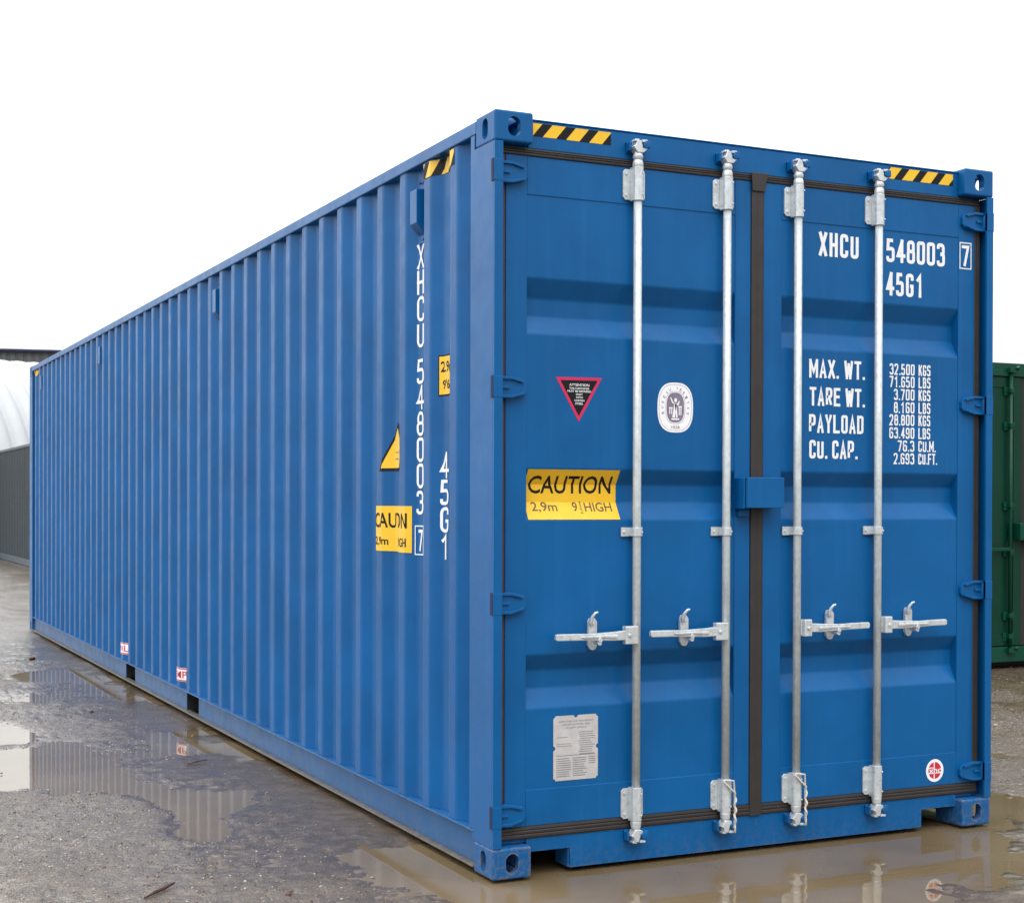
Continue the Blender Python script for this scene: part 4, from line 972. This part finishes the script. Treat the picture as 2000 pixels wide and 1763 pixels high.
# ------------------------------------------------------------------ arched white tent and warehouse behind
def place(u, depth):
    d = fw*F_PX+rt*(u-1000)+up*0; d = Vector((d.x, d.y, 0)); return Vector((CAM.x, CAM.y, 0))+d*(depth/F_PX)
Mw = plain('white_pvc_skin', (0.42, 0.44, 0.455, 1), 0.6, var=0.05, scale=1.5)
tp = place(-10, 62.0)
tent = empty('arched_tent', 'white ribbed arched tent hall rising behind the slate grey container', 'tent', None, (tp.x, tp.y, 0), -YAW+math.radians(44))
R_, Hc = 6.2, 7.15
vs = []; bays = 26; pitch = 0.74; na = 40; sub = 8
cols_ = bays*sub+1
for i in range(cols_):
    xx = -10+i*pitch/sub; ph = (i % sub)/sub; rr = 0.24*math.sin(math.pi*ph)**0.75 if ph else 0
    for j in range(na+1):
        a = math.pi*j/na; vs.append((xx, -(R_+rr)*math.cos(a), (Hc-0.2+rr)*math.sin(a)))
fs = [(i*(na+1)+j, (i+1)*(na+1)+j, (i+1)*(na+1)+j+1, i*(na+1)+j+1) for i in range(cols_-1) for j in range(na)]
tb = MB(); tb.add(vs, fs, True); tb.build('tent_skin', Mw, tent)
for xx in (-10, -10+bays*pitch):
    e_ = MB(); pts = [(-(R_-0.02)*math.cos(math.pi*j/24), (Hc-0.22)*math.sin(math.pi*j/24)) for j in range(25)]
    e_.prism(pts, xx-0.02, xx+0.02, 'x'); e_.build('end_panel', Mw, tent)
wp = place(20, 95.0)
wh = empty('warehouse', 'dark grey corrugated warehouse behind the white arched tent', 'building', None, (wp.x, wp.y, 0), -YAW+math.radians(14))
Mwd = bgpaint('dark_grey_cladding', (0.10, 0.11, 0.115), 0.6); Mroof = bgpaint('dark_blue_trim', (0.03, 0.035, 0.09), 0.5)
vs = []; xs2 = []; x = -22
while x < 14: xs2 += [(x, 0), (x+0.25, 0), (x+0.32, 0.06), (x+0.43, 0.06)]; x += 0.5
for x, y in xs2: vs += [(x, y, 0), (x, y, 10.80)]
wb_ = MB(); wb_.add(vs, [(2*i, 2*i+2, 2*i+3, 2*i+1) for i in range(len(xs2)-1)]); wb_.build('front_wall', Mwd, wh)
wb_ = MB(); wb_.box(-22, -21.9, 0.1, 24, 0, 10.75); wb_.box(14, 14.1, 0.1, 24, 0, 10.75); wb_.box(-22, 14, 24, 24.1, 0, 10.75); wb_.build('wall', Mwd, wh)
wb_ = MB(); wb_.box(-22.3, 14.4, -0.25, 24.2, 10.81, 10.95); wb_.build('roof', Mroof, wh)

# ------------------------------------------------------------------ twigs and clods
Mbark = plain('wet_bark', (0.075, 0.035, 0.022, 1), 0.45, var=0.4, scale=50, bd=0.002)
def twig(pts, rads, label):
    b = MB(); P = [(px_ground(u, v)[0], px_ground(u, v)[1], z) for u, v, z in pts]; b.tube(P, rads, 7)
    o = b.build('twig', Mbark); tag(o, label, 'twig', 'twigs lying on the wet ground'); return o
twig([(282, 1758, -0.001), (300, 1751, 0.004), (322, 1742, 0.006), (340, 1735, 0.010)], [0.004, 0.0075, 0.007, 0.004], 'thick reddish brown twig lying on the wet grit near the bottom edge')
twig([(366, 1493, -0.003), (385, 1491, 0.001), (405, 1488, 0.002)], [0.003, 0.004, 0.002], 'thin dark twig lying on mud beside the long rail of the blue container')
def clod(u, v, r, label, seed, col='bark'):
    gx, gy = px_ground(u, v); r_ = random.Random(seed); bm = bmesh.new(); bmesh.ops.create_icosphere(bm, subdivisions=2, radius=r)
    for v_ in bm.verts: v_.co *= 1+r_.uniform(-0.25, 0.25); v_.co.z *= 0.55
    me = bpy.data.meshes.new('mud_clod'); bm.to_mesh(me); bm.free(); o = link('mud_clod', me, Mbark); o.location = (gx, gy, -0.006+r*0.3)
    tag(o, label, 'clod', 'dark clods on the wet ground'); return o
clod(562, 1751, 0.013, 'dark clod at the bottom edge left of the near corner', 1)
clod(178, 1392, 0.016, 'dark clod on grit between the brown puddle and the mirror puddle', 2)
clod(3, 1512, 0.006, 'small dark clod in the bright puddle at the left edge', 3)
clod(62, 1288, 0.030, 'flat dark clod on pale wet ground near the far end of the container', 4)
